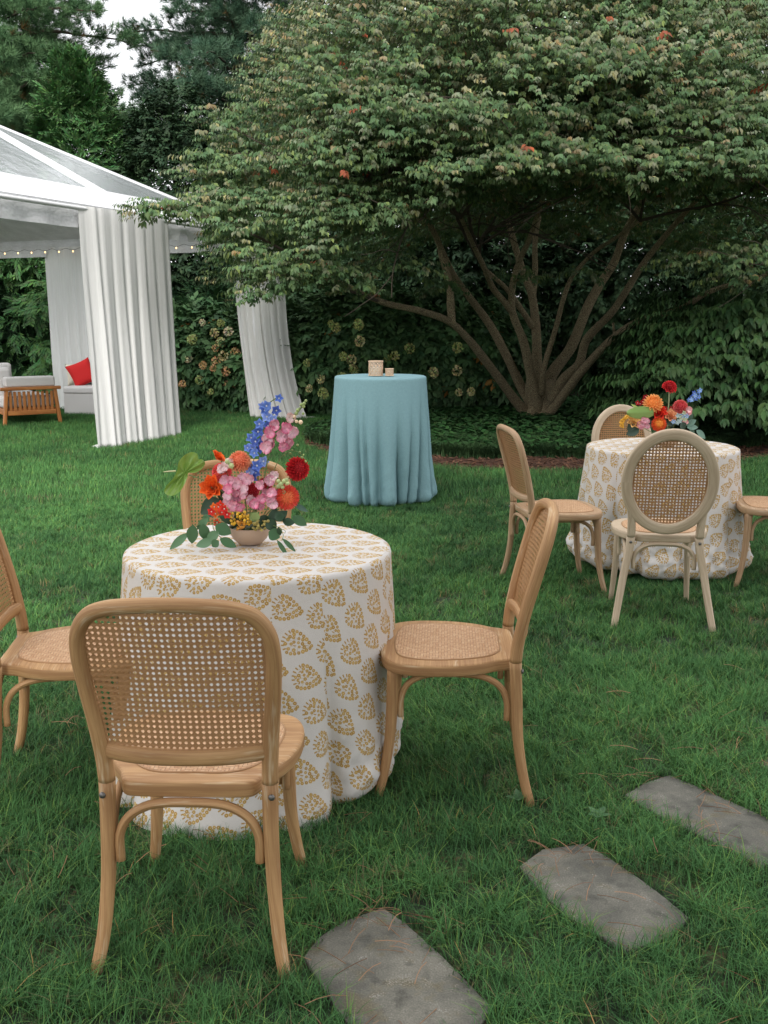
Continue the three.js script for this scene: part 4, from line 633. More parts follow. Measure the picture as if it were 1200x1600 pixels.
  const cloth = new THREE.MeshPhysicalMaterial({ map: sheer, roughness: 0.9, side: THREE.DoubleSide, transmission: 0.25, thickness: 0, bumpMap: linenBump, bumpScale: 0.001 });
  function curtain(label, path, top, { folds, amp, seed, puddle = 0.12, drift = [0, 0], gather = 1, over = 0.0 }) {
    const c = new THREE.CatmullRomCurve3(path, false, 'centripetal'), nU = folds * 22, nV = 44, b = c.getPointAt(0.5), r = rng(seed), ph = Array.from({ length: 40 }, () => r());
    const g = fromGrid(nU, nV, (u, v) => {
      const uu = 0.5 + (u - 0.5) * lerp(1, gather, sstep(v, 0.1, 1)); const p = c.getPointAt(clamp(uu, 0, 1)), T = c.getTangentAt(clamp(uu, 0, 1)), n = V(T.z, 0, -T.x).normalize();
      const grow = lerp(0.35, 1.25, sstep(v, 0, 0.75)), wob = u + 0.012 * Math.sin(v * 3 + seed) + 0.02 * PN.noise(u * 6, v * 1.3, seed);
      const f = Math.sin(wob * folds * 6.283 + 3.6 * PN.noise(u * 5, 1, seed)) + 0.28 * Math.sin(wob * folds * 13.1 + seed) * (0.5 + v) + 0.7 * PN.noise(u * 9, v * 0.8, seed + 4);
      p.addScaledVector(n, amp * f * grow * (0.55 + 0.9 * Math.abs(PN.noise(u * 4.3, 2, seed + 8)))); p.addScaledVector(T, amp * 0.55 * Math.cos(wob * folds * 6.283) * grow);
      p.x += over * 1.3 * u * Math.pow(v, 4); const s = v; let y = top * (1 - Math.min(1, s / 0.955)); p.x += drift[0] * Math.pow(v, 2.2); p.z += drift[1] * Math.pow(v, 2.2);
      if (s > 0.955) { const k = (s - 0.955) / 0.045; p.addScaledVector(n, puddle * k * (0.6 + 0.7 * PN.noise(u * 7, 3, seed) + 0.35 * f)); p.x += k * over; y = 0.018 + 0.03 * Math.abs(Math.sin(k * 3.1)) * (0.7 + 0.5 * f * 0.5); }
      return [p.x - b.x, y, p.z - b.z];
    }, (u, v) => [u * 1.4, v]);
    const m = mesh('curtain', g, cloth); m.position.set(b.x, 0, b.z); tag(m, label, 'curtain', 'white curtains tied at the tent legs'); return m;
  }
  const outw = w.clone().negate();
  const on = (t, off) => A.clone().lerp(B, t).addScaledVector(outw, off); // along the near eave
  curtain('widest white sheer curtain, at the front of the tent, falling in many folds', [on(0.70, 0.06), on(0.655, 0.11), on(0.585, 0.14), on(0.50, 0.14), on(0.44, 0.10), on(0.405, 0.05)], H - 0.03, { folds: 8, amp: 0.025, seed: 3, puddle: 0.16, drift: [0.09, 0.10], gather: 0.97 });
  curtain('white curtain at the far right tent corner, its foot trailing on the grass', [V(-2.36, 0, -15.98), V(-2.08, 0, -15.84), V(-1.80, 0, -15.74), V(-1.55, 0, -15.76)], H - 0.03, { folds: 6, amp: 0.036, seed: 7, puddle: 0.14, drift: [0.20, 0.12], gather: 0.9, over: 0.17 });
  const rr = (t, off) => A.clone().lerp(C, t).addScaledVector(e, off);
  curtain('white curtain at the rear of the tent, behind the sofa and the widest curtain', [rr(0.45, -0.02), rr(0.53, 0.02), rr(0.62, 0.02), rr(0.69, -0.02)], H - 0.12, { folds: 6, amp: 0.04, seed: 11, puddle: 0.12, drift: [0.08, 0.1], gather: 0.95 });
}
// ---------------------------------------------------------------- lounge furniture in the tent
{
  const teakT = rep(woodTex(S(184, 122, 66), S(150, 92, 46), S(196, 148, 96), 0.4, 11.3), 3, 1.2), teak = wood(teakT, 0.5);
  const lin = std({ color: new THREE.Color(0.62, 0.59, 0.57), roughness: 0.9, bumpMap: linenBump, bumpScale: 0.002 });
  const R = hit(95, 662), Lf = hit(9, 667), d = R.clone().sub(Lf), wdt = d.length();
  const o = thing('teak_sofa', 'teak sofa with white cushions and a slatted wooden end, cut off by the left edge', 'sofa', [Lf.x, 0, Lf.z], Math.atan2(-d.z, d.x));
  // local x runs along the slatted end, -z goes back into the tent (the sofa's length runs that way)
  const W = wdt, Dp = 1.75, hTop = 0.52;
  for (const x of [0.03, W - 0.03]) for (const z of [-0.03, -Dp]) { const s = x < 0.2 ? -1 : 1; mesh('leg', bar([x + s * 0.035, 0, z], [x - s * 0.02, hTop, z], 0.065, 0.05), teak, o); }
  for (const z of [-0.03, -Dp]) { mesh('top_rail', bar([-0.03, hTop + 0.022, z], [W + 0.03, hTop + 0.022, z], 0.09, 0.048), teak, o); mesh('lower_rail', bar([0.05, 0.19, z], [W - 0.05, 0.19, z], 0.035, 0.07), teak, o); }
  for (const x of [0.04, W - 0.04]) mesh('side_rail', bar([x, 0.20, -0.06], [x, 0.20, -Dp + 0.03], 0.035, 0.09), teak, o);
  for (let i = 0; i < 10; i++) { const x = lerp(0.10, W - 0.10, i / 9); mesh('slat', box(0.040, 0.275, 0.018, 0.004, x, 0.363, -0.032), teak, o); }
  mesh('seat_frame', box(W - 0.12, 0.04, Dp - 0.1, 0.006, W / 2, 0.24, -Dp / 2), teak, o);
  mesh('seat_cushion', box(W - 0.04, 0.17, Dp - 0.12, 0.045, W / 2 - 0.02, 0.345, -Dp / 2), lin, o);
  mesh('arm_cushion', box(W - 0.08, 0.15, 0.17, 0.03, W / 2, hTop + 0.12, -0.10), lin, o);
  mesh('back_cushion', box(0.20, 0.50, Dp - 0.3, 0.06, 0.10, 0.60, -Dp / 2 - 0.1), lin, o);
  mesh('arm_cushion', box(W - 0.25, 0.40, 0.18, 0.05, W / 2 - 0.14, 0.66, -Dp + 0.15), lin, o);
  // white slip-covered armchair
  const q = hit(128, 649), a = thing('white_armchair', 'white upholstered armchair holding the red cushion, half behind the front curtain', 'armchair', [q.x, 0, q.z], -0.15);
  const sh = std({ color: new THREE.Color(0.64, 0.61, 0.60), roughness: 0.9, bumpMap: linenBump, bumpScale: 0.002 });
  mesh('base', box(0.74, 0.36, 0.70, 0.02, 0.05, 0.18, -0.38), sh, a);
  mesh('seat_cushion', box(0.60, 0.12, 0.62, 0.04, -0.02, 0.405, -0.32), sh, a);
  const bk = new THREE.Shape(); bk.moveTo(-0.33, 0); bk.lineTo(-0.30, 0.62); bk.quadraticCurveTo(-0.28, 0.80, -0.12, 0.80); bk.lineTo(0.30, 0.80); bk.quadraticCurveTo(0.43, 0.80, 0.43, 0.66); bk.lineTo(0.43, 0);
  { const g = new THREE.ExtrudeGeometry(bk, { depth: 0.14, bevelEnabled: true, bevelSize: 0.03, bevelThickness: 0.03, bevelSegments: 4, curveSegments: 12 }); g.rotateX(-0.1); g.translate(0, 0, -0.80); mesh('backrest', toCreasedNormals(mergeVertices(g), 0.8), sh, a); }
  { const ar = new THREE.Shape(); ar.moveTo(0, 0); ar.lineTo(0.02, 0.40); ar.quadraticCurveTo(0.05, 0.56, 0.22, 0.66); ar.quadraticCurveTo(0.45, 0.78, 0.72, 0.78); ar.lineTo(0.72, 0); const g = new THREE.ExtrudeGeometry(ar, { depth: 0.10, bevelEnabled: true, bevelSize: 0.02, bevelThickness: 0.02, bevelSegments: 3, curveSegments: 12 }); g.rotateY(Math.PI / 2); g.translate(0.33, 0, 0.01); mesh('armrest', toCreasedNormals(mergeVertices(g), 0.8), sh, a); }
  function pillow(label, name, col, pos, rot, size) {
    const g = fromGrid(16, 16, (u, v) => { const x = u * 2 - 1, y = v * 2 - 1, s = (1 - x ** 4) * (1 - y ** 4); return [x * (1 - 0.10 * (1 - y * y)) * size / 2, y * (1 - 0.10 * (1 - x * x)) * size / 2, 0.085 * Math.sqrt(Math.max(0, s))]; }), b = g.clone(); b.scale(1, 1, -1);
    const m = mesh(name, join([g, b]), std({ color: new THREE.Color(...col), roughness: 0.85 })); m.position.copy(pos); m.rotation.set(...rot); tag(m, label, 'cushion'); return m;
  }
  const loc = (x, y, z) => V(x, y, z).applyAxisAngle(V(0, 1, 0), -0.15).add(V(q.x, 0, q.z));
  pillow('bright red cushion standing on its corner in the white armchair', 'cushion', [0.55, 0.012, 0.012], loc(-0.15, 0.66, -0.42), [-0.3, 0.35, 0.5], 0.42);
  pillow('cream cushion tucked behind the red one in the white armchair', 'cushion', [0.70, 0.62, 0.50], loc(-0.29, 0.64, -0.54), [-0.25, 0.1, 0.15], 0.38);
}
// ---------------------------------------------------------------- vegetation
const folMat = (tr = 0.35, rough = 0.6) => new THREE.MeshPhysicalMaterial({ specularIntensity: 0.35, color: 0xffffff, vertexColors: true, roughness: rough, side: THREE.DoubleSide, transmission: tr, thickness: 0 });
const barkTex = rep(tex(256, 512, (u, v) => { const a = tn(u, v, 16, 8, 3), b = tn(u, v, 60, 40, 6), c = tn(u, v, 22, 16, 12); let k = mix3(S(150, 130, 102), S(196, 174, 138), clamp(0.5 + a + b * 0.8, 0, 1)); k = mix3(k, S(192, 184, 146), clamp((c + b * 0.5 - 0.08) * 3.2, 0, 0.9)); return mix3(k, S(54, 43, 33), clamp((-b - 0.08) * 4, 0, 0.95)); }), 5, 1.4);
const bark = std({ map: barkTex, bumpMap: barkTex, bumpScale: 0.02, roughness: 0.95 });
const darkBark = std({ color: new THREE.Color(0.055, 0.042, 0.03), roughness: 1 });
// a sprig: n leaves along a short twig growing along +y; droop pulls the leaves down (-z is "down" in the sprig frame: its normal is up)
function sprig(n, L, ll, lw, droop, seed, { pair = true, curl = 0.2, fold = 0.25, vary = 0.35, tan = 0, wide = 0.42, seg = 2 } = {}) {
  const r = rng(seed), list = [];
  for (let i = 0; i < n; i++) {
    const t = (i + 0.6) / n, s = pair ? (i % 2 ? 1 : -1) : (r() < 0.5 ? 1 : -1), a = s * (0.5 + 0.7 * r()) * (i === n - 1 ? 0.1 : 1);
    const d = V(Math.sin(a), Math.cos(a), -droop * (0.55 + 0.9 * r()) + 0.1).normalize(), k = 0.7 + 0.55 * r(), b = 1 - vary / 2 + vary * r();
    const col = r() < tan ? [b * 1.9, b * 1.5, b * 1.1] : [b * (0.9 + 0.3 * r()), b, b * (0.85 + 0.3 * r())];
    list.push(put(tint(leaf(ll * k, lw * k, { fold, curl, n: seg, wide }), ...col), V((r() - 0.5) * L * 0.12, t * L, (r() - 0.5) * L * 0.1), d, V(0.3 * (r() - 0.5), droop * 0.9 * Math.cos(a) + 0.1, 1)));
  }
  return join(list);
}
function needles(n, L, w, spreadA, seed, back = 0) { const r = rng(seed), P = [], I = [], C = []; for (let i = 0; i < n; i++) { const a = r() * 6.283, b = spreadA * Math.sqrt(r()), d = V(Math.sin(b) * Math.cos(a), Math.cos(b), Math.sin(b) * Math.sin(a)), s = V().crossVectors(d, sph(r)).normalize().multiplyScalar(w / 2), l = L * (0.7 + 0.5 * r()), y0 = back * r(), k = P.length / 3, c = 0.75 + 0.5 * r(); P.push(-s.x, y0 - s.y, -s.z, s.x, y0 + s.y, s.z, d.x * l, y0 + d.y * l, d.z * l); C.push(c, c, c, c, c, c, c * 1.15, c * 1.1, c); I.push(k, k + 1, k + 2); } const g = new THREE.BufferGeometry(); g.setAttribute('position', new THREE.Float32BufferAttribute(P, 3)); g.setAttribute('color', new THREE.Float32BufferAttribute(C, 3)); g.setIndex(I); g.computeVertexNormals(); return norm(g); }
function variants(name, geos, mat, list, parent) { geos.forEach((g, i) => { const l = list.filter((_, k) => k % geos.length === i); if (l.length) scatter(name, g, mat, l, parent); }); }
const colr = (a, b, t) => new THREE.Color(lerp(a[0], b[0], t), lerp(a[1], b[1], t), lerp(a[2], b[2], t));

// ---- the many-stemmed tree over the planting bed
{
  const ZB = -15.4, base = at(838, 662, ZB); base.y = 0;
  const o = thing('spreading_tree', 'wide spreading many-stemmed tree with drooping leaves behind the teal table', 'tree', base.toArray()), rel = (p) => p.sub(base), r = rng(101);
  const Q = (x, y, dz = 0) => rel(at(x, y, ZB + dz));
  const limb = (pts, r0, r1, n = 40) => mesh('limb', sweep(pts, (t) => 0.75 * lerp(r0, r1, Math.pow(t, 0.7)) * (1 + 0.10 * PN.noise(t * 14, r0 * 90, 3)), { n, m: 10 }), bark, o);
  const ends = [];
  const L = (pts, r0, r1) => { limb(pts, r0, r1); ends.push([pts[pts.length - 1], pts[pts.length - 1].clone().sub(pts[pts.length - 2]).normalize(), r1]); };
  mesh('trunk', sweep([Q(838, 676), Q(840, 650), Q(842, 620, 0.05), Q(843, 592, 0.05)], (t) => lerp(0.30, 0.19, Math.pow(t, 0.6)) * (1 + 0.08 * Math.sin(t * 9)), { n: 20, m: 18 }), bark, o);
  for (const [x, y] of [[818, 672], [852, 676], [868, 664]]) mesh('root', sweep([Q(x, y, 0.35), Q(lerp(x, 841, 0.5), y - 22, 0.25), Q(842, 618, 0.05)], (t) => lerp(0.06, 0.12, t), { n: 12, m: 9 }), bark, o);
  L([Q(834, 655, 0.1), Q(812, 634, 0.2), Q(784, 597, 0.5), Q(752, 555, 0.9), Q(730, 528, 1.2), Q(703, 503, 1.5), Q(657, 486, 1.9), Q(600, 473, 2.4), Q(527, 441, 3.0), Q(470, 423, 3.4), Q(420, 400, 3.8)], 0.115, 0.03);
  L([Q(706, 506, 1.5), Q(704, 470, 1.5), Q(702, 440, 1.4), Q(690, 400, 1.4), Q(682, 370, 1.6), Q(640, 330, 2.2)], 0.085, 0.035);
  L([Q(840, 645, 0.0), Q(818, 611, -0.1), Q(792, 557, 0.1), Q(765, 507, 0.3), Q(734, 465, 0.7), Q(707, 427, 1.1), Q(690, 390, 1.4), Q(660, 330, 2.0), Q(600, 280, 3)], 0.12, 0.03);
  L([Q(842, 640, 0.2), Q(831, 595, 0.4), Q(818, 534, 0.6), Q(800, 484, 0.8), Q(803, 434, 1.0), Q(815, 400, 1.2), Q(828, 372, 1.5), Q(850, 300, 2)], 0.12, 0.035);
  L([Q(800, 486, 0.8), Q(785, 468, 0.9), Q(772, 453, 1.0), Q(757, 419, 1.4), Q(742, 388, 1.8), Q(720, 340, 2.6)], 0.07, 0.03);
  L([Q(842, 635, 0.15), Q(839, 580, 0.1), Q(838, 522, 0), Q(831, 461, -0.1), Q(820, 432, -0.1), Q(808, 395, -0.2), Q(790, 330, -0.2), Q(770, 240, 0)], 0.135, 0.04);
  L([Q(832, 465, -0.1), Q(836, 425, -0.3), Q(836, 380, -0.5), Q(850, 280, -0.8), Q(845, 180, -1)], 0.075, 0.03);
  L([Q(832, 510, 0), Q(812, 480, 0.2), Q(792, 452, 0.4), Q(757, 420, 0.5)], 0.07, 0.04);
  L([Q(846, 615, 0.3), Q(850, 575, 0.5), Q(869, 511, 0.7), Q(880, 468, 0.9), Q(891, 438, 1.0), Q(926, 396, 1.5), Q(960, 373, 2.0), Q(1000, 345, 2.6)], 0.07, 0.025);
  L([Q(845, 640, 0), Q(862, 585, -0.1), Q(891, 545, -0.2), Q(918, 480, -0.3), Q(940, 440, -0.3), Q(958, 413, -0.2), Q(976, 365, 0), Q(1000, 320, 0.4), Q(1040, 240, 1)], 0.15, 0.05);
  L([Q(862, 625, 0.3), Q(882, 590, 0.4), Q(904, 570, 0.5), Q(914, 535, 0.6), Q(923, 522, 0.7), Q(956, 488, 0.9), Q(975, 460, 1.0), Q(1006, 411, 1.3), Q(1048, 358, 1.7), Q(1100, 300, 2.4)], 0.115, 0.035);
  L([Q(848, 655, 0.2), Q(868, 633, 0.4), Q(907, 582, 0.8), Q(956, 530, 1.2), Q(999, 501, 1.6), Q(1060, 484, 2.1), Q(1110, 455, 2.6), Q(1160, 440, 3.0), Q(1230, 420, 3.4)], 0.11, 0.03);
  L([Q(961, 527, 1.2), Q(959, 515, 1.2), Q(958, 504, 1.2)], 0.03, 0.022);
  // secondary branches from limb ends and along an arching framework up into the crown
  const C = rel(V(2.35, 0, -14.3)), twigs = [], tips = [];
  
  // crown profile: outer surface radius by direction; the underside lies near 2.4 m, lower at the left
  const RX = 4.75, RZ = 4.0, TOP = 7.6, inHull = (p) => { const q = p.clone().sub(C); return (q.x / (q.x > 0 ? 7 : 4.75)) ** 2 + ((q.y - 2.2) / 5.5) ** 2 + (q.z / 5.0) ** 2 < 1; };
  const under = (x) => 3.02 - 0.92 * sstep(-x, 1.0, 4.0) + 0.22 * PN.noise(x * 0.9, 3, 1) - 0.45 * sstep(x, 1.5, 4.5);
  const branch = (p, d, len, rad, lvl) => {
    if (!inHull(p.clone().addScaledVector(d, len))) return;
    const pts = [p.clone()], n = 5; let q = p.clone(), dir = d.clone();
    for (let i = 0; i < n; i++) { dir.add(sph(r).multiplyScalar(0.22)); dir.y += lvl < 2 ? (q.y > 4.5 ? -0.05 : 0.03) : -0.04; dir.normalize(); q = q.clone().addScaledVector(dir, len / n); pts.push(q); }
    twigs.push(sweep(pts, (t) => lerp(rad, rad * 0.45, t), { n: 8, m: lvl > 1 ? 4 : 6, caps: false }));
    const kids = lvl === 0 ? 5 : lvl === 1 ? 4 : 0; if (!kids) tips.push(q, pts[3]);
    for (let k = 0; k < kids; k++) { const t = 0.35 + 0.65 * (k + r()) / kids, s = pts[Math.min(n, Math.floor(t * n))], dd = dir.clone().add(sph(r).multiplyScalar(0.95)); dd.y *= 0.5; branch(s, dd.normalize(), len * (0.5 + 0.25 * r()), rad * 0.5, lvl + 1); }
  };
  for (const [p, d, rad] of ends) { if (p.y < 1.6) continue; for (let k = 0; k < 3; k++) { const dd = d.clone().add(sph(r).multiplyScalar(0.7)); dd.y = Math.abs(dd.y) * 0.7; branch(p, dd.normalize(), 1.6 + r() * 0.9, rad * 0.8, 0); } }
  mesh('twigs', join(twigs), darkBark, o).userData.kind = 'stuff';
  // leafy sprays: flat, tiered, drooping at their rims
  const list = [], dead = [];
  const addSpray = (c, out, R, n, hi, free) => {
    for (let i = 0; i < n; i++) {
      const a = r() * 6.283, d = Math.sqrt(r()) * R, p = c.clone().add(V(Math.cos(a) * d, -0.32 * d * d / R + (r() - 0.5) * 0.16, Math.sin(a) * d * 0.9));
      if (p.y < under(p.x + base.x - 2.35) - 0.1 && !free) continue; if (!free && !inHull(p)) continue;
      const dir = V(Math.cos(a) * d / R, 0, Math.sin(a) * d / R).multiplyScalar(0.8).addScaledVector(out, 0.7).add(sph(r).multiplyScalar(0.35)); dir.y = dir.y * 0.5 - 0.12; dir.normalize();
      const up = V((r() - 0.5) * 0.5, 1, (r() - 0.5) * 0.5).normalize();
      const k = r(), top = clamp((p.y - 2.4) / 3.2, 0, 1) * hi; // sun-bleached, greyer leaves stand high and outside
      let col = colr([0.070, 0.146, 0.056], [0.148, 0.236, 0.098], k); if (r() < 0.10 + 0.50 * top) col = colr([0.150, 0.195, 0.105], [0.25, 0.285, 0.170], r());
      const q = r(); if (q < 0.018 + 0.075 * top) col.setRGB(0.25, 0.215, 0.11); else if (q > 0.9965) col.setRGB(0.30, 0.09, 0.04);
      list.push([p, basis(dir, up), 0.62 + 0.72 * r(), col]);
    }
  };
  let n = 0;
  for (let i = 0; i < 1120; i++) {
    const az = r() * 6.283, el = Math.asin(lerp(-0.1, 1, Math.pow(r(), 0.85))), k = 0.62 + 0.40 * Math.pow(r(), 0.5), lump = 1 + 0.16 * PN.noise(Math.cos(az) * 2.2, el * 2.6, Math.sin(az) * 2.2) + 0.09 * PN.noise(Math.cos(az) * 5, el * 6, Math.sin(az) * 5 + 3);
    const ce = Math.cos(el), out = V(Math.cos(az) * ce, Math.sin(el), Math.sin(az) * ce), p = V(out.x * RX * k * lump, 2.5 + out.y * (TOP - 2.5) * k * lump, out.z * RZ * k * lump).add(C);
    p.y = Math.floor(p.y / 0.5 + 0.5 * r()) * 0.5 + 0.28 * r() + 0.1; // loose tiers
    if (p.y < under(p.x + base.x - 2.35)) p.y = under(p.x + base.x - 2.35) + 0.1 + 0.25 * r();
    addSpray(p, out, 0.46 + 0.40 * r(), 36, sstep(k, 0.65, 0.95));
  }
  for (const t of tips) addSpray(t, V(0, 0.1, 0.3), 0.42, 22, 0.5);
  // long low boughs reaching left over the tent and forward
  for (const [x, y, z, R, k] of [[232, 318, -11.6, 0.24, 26], [262, 316, -11.6, 0.22, 30], [300, 318, -11.7, 0.24, 34], [340, 322, -11.7, 0.30, 46], [400, 345, -11.6, 0.40, 60], [385, 385, -11.4, 0.26, 36], [412, 410, -11.3, 0.32, 46], [430, 440, -11.3, 0.26, 30], [388, 452, -11.2, 0.18, 18], [460, 400, -11.4, 0.5, 70], [520, 415, -11.6, 0.5, 70], [330, 175, -12.4, 0.22, 18], [350, 200, -12.4, 0.34, 34], [330, 232, -12.3, 0.34, 34], [310, 262, -12.2, 0.30, 30], [370, 250, -12.2, 0.4, 46], [345, 290, -12, 0.4, 44], [400, 160, -12.6, 0.3, 26], [420, 300, -11.8, 0.5, 66], [560, 440, -11.8, 0.3, 26], [620, 400, -12, 0.5, 56], [1090, 395, -11.6, 0.5, 56], [1170, 380, -11.2, 0.6, 66], [1150, 425, -11.4, 0.35, 32], [690, 440, -13.3, 0.28, 22], [820, 420, -13.0, 0.25, 16], [915, 420, -12.8, 0.22, 14]]) addSpray(rel(at(x, y, z)), V(-0.3, 0, 0.4), R, Math.round(k * 1.7), 0.6, true);
  for (const pts of [[[527, 441, 3], [450, 395, 3.6], [380, 360, 3.8], [300, 335, 3.9], [240, 318, 3.9]], [[600, 473, 2.4], [500, 440, 3.4], [440, 430, 4], [400, 445, 4.1]], [[640, 330, 2.4], [520, 280, 3], [400, 220, 3.1], [340, 185, 3.1]]]) mesh('limb', sweep(pts.map(([x, y, dz]) => Q(x, y, dz)), (t) => lerp(0.024, 0.005, t), { n: 24, m: 6 }), darkBark, o);
  const geos = [1, 2, 3, 4, 5].map((s) => sprig(9, 0.150, 0.058, 0.032, 0.9, s * 7 + 1, { curl: 0.22, fold: 0.35, vary: 0.5, tan: 0.05 }));
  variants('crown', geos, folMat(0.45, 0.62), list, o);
}

// ---- generic leafy mass: leaves on and inside an uneven hull
function foliage(parent, name, { hull, n, geos, mat, dark, light, seed, face = V(0, 0.2, 1), inner = 0.55, size = 1, droop = 0.3, odd }) {
  const r = rng(seed), list = [];
  for (let i = 0; i < n; i++) {
    const d = sph(r); if (d.dot(face) < -0.35 && r() < 0.75) { d.multiplyScalar(-1); }
    const k = lerp(inner, 1, Math.pow(r(), 0.45)), p = hull(d, k, r); if (!p || p.y < 0.03) continue;
    const dir = d.clone().multiplyScalar(0.75).add(sph(r).multiplyScalar(0.7)); dir.y -= droop; dir.normalize();
    const up = d.clone().add(V(0, 0.9, 0)).add(sph(r).multiplyScalar(0.5)).normalize();
    let c = colr(dark, light, clamp(r() * 0.75 + 0.5 * PN.noise(p.x * 1.7, p.y * 1.7, p.z * 1.7), 0, 1)); if (odd && r() < odd[0]) c = new THREE.Color(...odd[1]);
    list.push([p, basis(dir, Math.abs(up.dot(dir)) > 0.98 ? V(0.3, 0.9, 0.2) : up), size * (0.7 + 0.6 * r()), c]);
  }
  variants(name, geos, mat, list, parent);
}
const blob = (rx, ry, rz, cy, seed, rough = 0.22) => (d, k) => { const q = 1 + rough * fbm(d.x * 1.6 + seed, d.y * 1.6, d.z * 1.6, 4) * 1.8; return V(d.x * rx * k * q, cy + d.y * ry * k * q, d.z * rz * k * q); };
function trunkOf(o, h, r0, pts = [[0, 0, 0], [0.1, 0.5, 0], [0, 1, 0.05]]) { mesh('trunk', sweep(pts.map(([x, y, z]) => [x, y * h, z]), (t) => lerp(r0, r0 * 0.35, t), { n: 14, m: 9 }), darkBark, o); }
const hollyG = [1, 2, 3].map((s) => sprig(11, 0.30, 0.095, 0.05, 0.4, s * 17, { curl: 0.1, vary: 0.6 })), hollyM = folMat(0, 0.6);
const bigG = [1, 2, 3].map((s) => sprig(11, 0.30, 0.105, 0.046, 0.9, s * 19, { curl: 0.25, fold: 0.3, vary: 0.4, seg: 3 })), bigM = folMat(0, 0.55);
// dark broad-leaved trees closing the view behind the spreading tree
[[0.4, -23.5, 3.1, 5.0, 9.6, 'dark broadleaf tree behind the left half of the spreading tree'], [4.6, -22.5, 3.3, 5.2, 10.2, 'dark broadleaf tree directly behind the stems of the spreading tree'], [8.8, -22.0, 3.4, 5.4, 10.6, 'dark broadleaf tree behind the spreading tree at the right edge of the picture'], [12.6, -20.5, 3.2, 5.0, 10.4, null], [-2.2, -25.5, 2.4, 4.0, 7.6, 'dark evergreen behind the drooping tip of the spreading tree, right of the tent roof']].forEach(([x, z, rx, ry, h, label], i) => {
  if (!label) label = 'dark broadleaf tree at the far right beyond the right-hand shrub';
  const o = thing('broadleaf_tree', label, 'tree', [x, 0, z], 0, 'dark trees closing the view behind the spreading tree'); trunkOf(o, h * 0.8, 0.22);
  foliage(o, 'crown', { hull: blob(rx, h / 2, 2.4, h / 2, i * 7 + 2, 0.2), n: 7200, geos: hollyG, mat: hollyM, dark: [0.018, 0.042, 0.018], light: [0.046, 0.094, 0.037], seed: 200 + i, size: 1.25, inner: 0.5 });
});
// a lower dark evergreen screen under them
[[-1.2, -20.3, 1.9, 2.2], [1.9, -20.4, 2.0, 3.6], [4.9, -20.2, 2.2, 3.8], [8.0, -19.6, 2.4, 3.6], [11, -18.6, 2.4, 3.2]].forEach(([x, z, rx, h], i) => {
  const o = thing('evergreen_shrub', ['dark evergreen bush behind the hydrangeas at the right curtain', 'dark evergreen bush behind the left stems of the spreading tree', 'dark evergreen bush behind the right stems of the spreading tree', 'dark evergreen bush deep in shade behind the right-hand shrub', 'dark evergreen bush at the far right, behind the right-hand shrub'][i], 'shrub', [x, 0, z], 0, 'dark evergreen bushes along the back of the bed');
  mesh('stems', join([0, 1, 2, 3].map((k) => sweep([[k * 0.1, 0, 0], [Math.sin(k * 2) * 0.5, h * 0.6, Math.cos(k * 2) * 0.3]], 0.035, { n: 5, m: 6 }))), darkBark, o);
  foliage(o, 'foliage', { hull: blob(rx, h * 0.62, 1.1, h * 0.55, i * 5 + 9, 0.22), n: 5200, geos: hollyG, mat: hollyM, dark: [0.022, 0.050, 0.022], light: [0.054, 0.112, 0.044], seed: 230 + i, inner: 0.35 });
});
// holly column right of the tent roof
{ const o = thing('holly_tree', 'dark glossy holly standing between the tent roof and the spreading tree', 'tree', [-4.15, 0, -20.6]); trunkOf(o, 5, 0.15); foliage(o, 'crown', { hull: blob(1.15, 3.0, 1.1, 2.9, 3, 0.15), n: 5200, geos: hollyG, mat: hollyM, dark: [0.012, 0.03, 0.013], light: [0.035, 0.072, 0.03], seed: 250, inner: 0.5 }); }
// bright green cedars behind the tent
const fanG = [1, 2, 3].map((s) => { const r = rng(s * 31), l = []; for (let i = 0; i < 13; i++) { const t = i / 13, a = (i % 2 ? 1 : -1) * (0.45 + 0.35 * r()); l.push(put(tint(leaf(0.13 * (1.15 - 0.6 * t), 0.034, { fold: 0.1, curl: 0.15, n: 2 }), 0.8 + 0.45 * r(), 0.8 + 0.4 * r(), 0.8 + 0.4 * r()), V(0, t * 0.34, -0.06 * t * t), V(Math.sin(a), Math.cos(a), 0.25 * (r() - 0.5)), V(0, 0, 1))); } return join(l); }), fanM = folMat(0, 0.6);
const cone = (rx, h, seed, low = 0.02) => (d, k) => { const t = clamp((d.y * 0.5 + 0.5), 0, 1), az = Math.atan2(d.z, d.x), w = Math.pow(1 - t, 0.75) * (0.85 + 0.35 * PN.noise(Math.cos(az) * 2 + seed, t * 7, Math.sin(az) * 2) + 0.25 * PN.noise(Math.cos(az) * 5, t * 17, Math.sin(az) * 5 + seed)) + 0.03; return V(Math.cos(az) * rx * w * k, low + h * t, Math.sin(az) * rx * w * k); };
[[-6.0, -20.6, 2.6, 6.4, 'feathery bright green cedar rising behind the peak of the tent roof'], [-7.6, -22.6, 2.0, 6.3, 'feathery green cedar at the left behind the tent roof'], [-9.6, -21.5, 1.9, 6.5, 'green cedar at the far left edge behind the tent']].forEach(([x, z, rx, h, label], i) => { const o = thing('cedar_tree', label, 'tree', [x, 0, z]); trunkOf(o, h * 0.9, 0.13); foliage(o, 'crown', { hull: cone(rx, h, i * 4), n: 6500, geos: fanG, mat: fanM, dark: [0.036, 0.096, 0.030], light: [0.095, 0.20, 0.066], seed: 260 + i, inner: 0.45, droop: 0.15 }); });
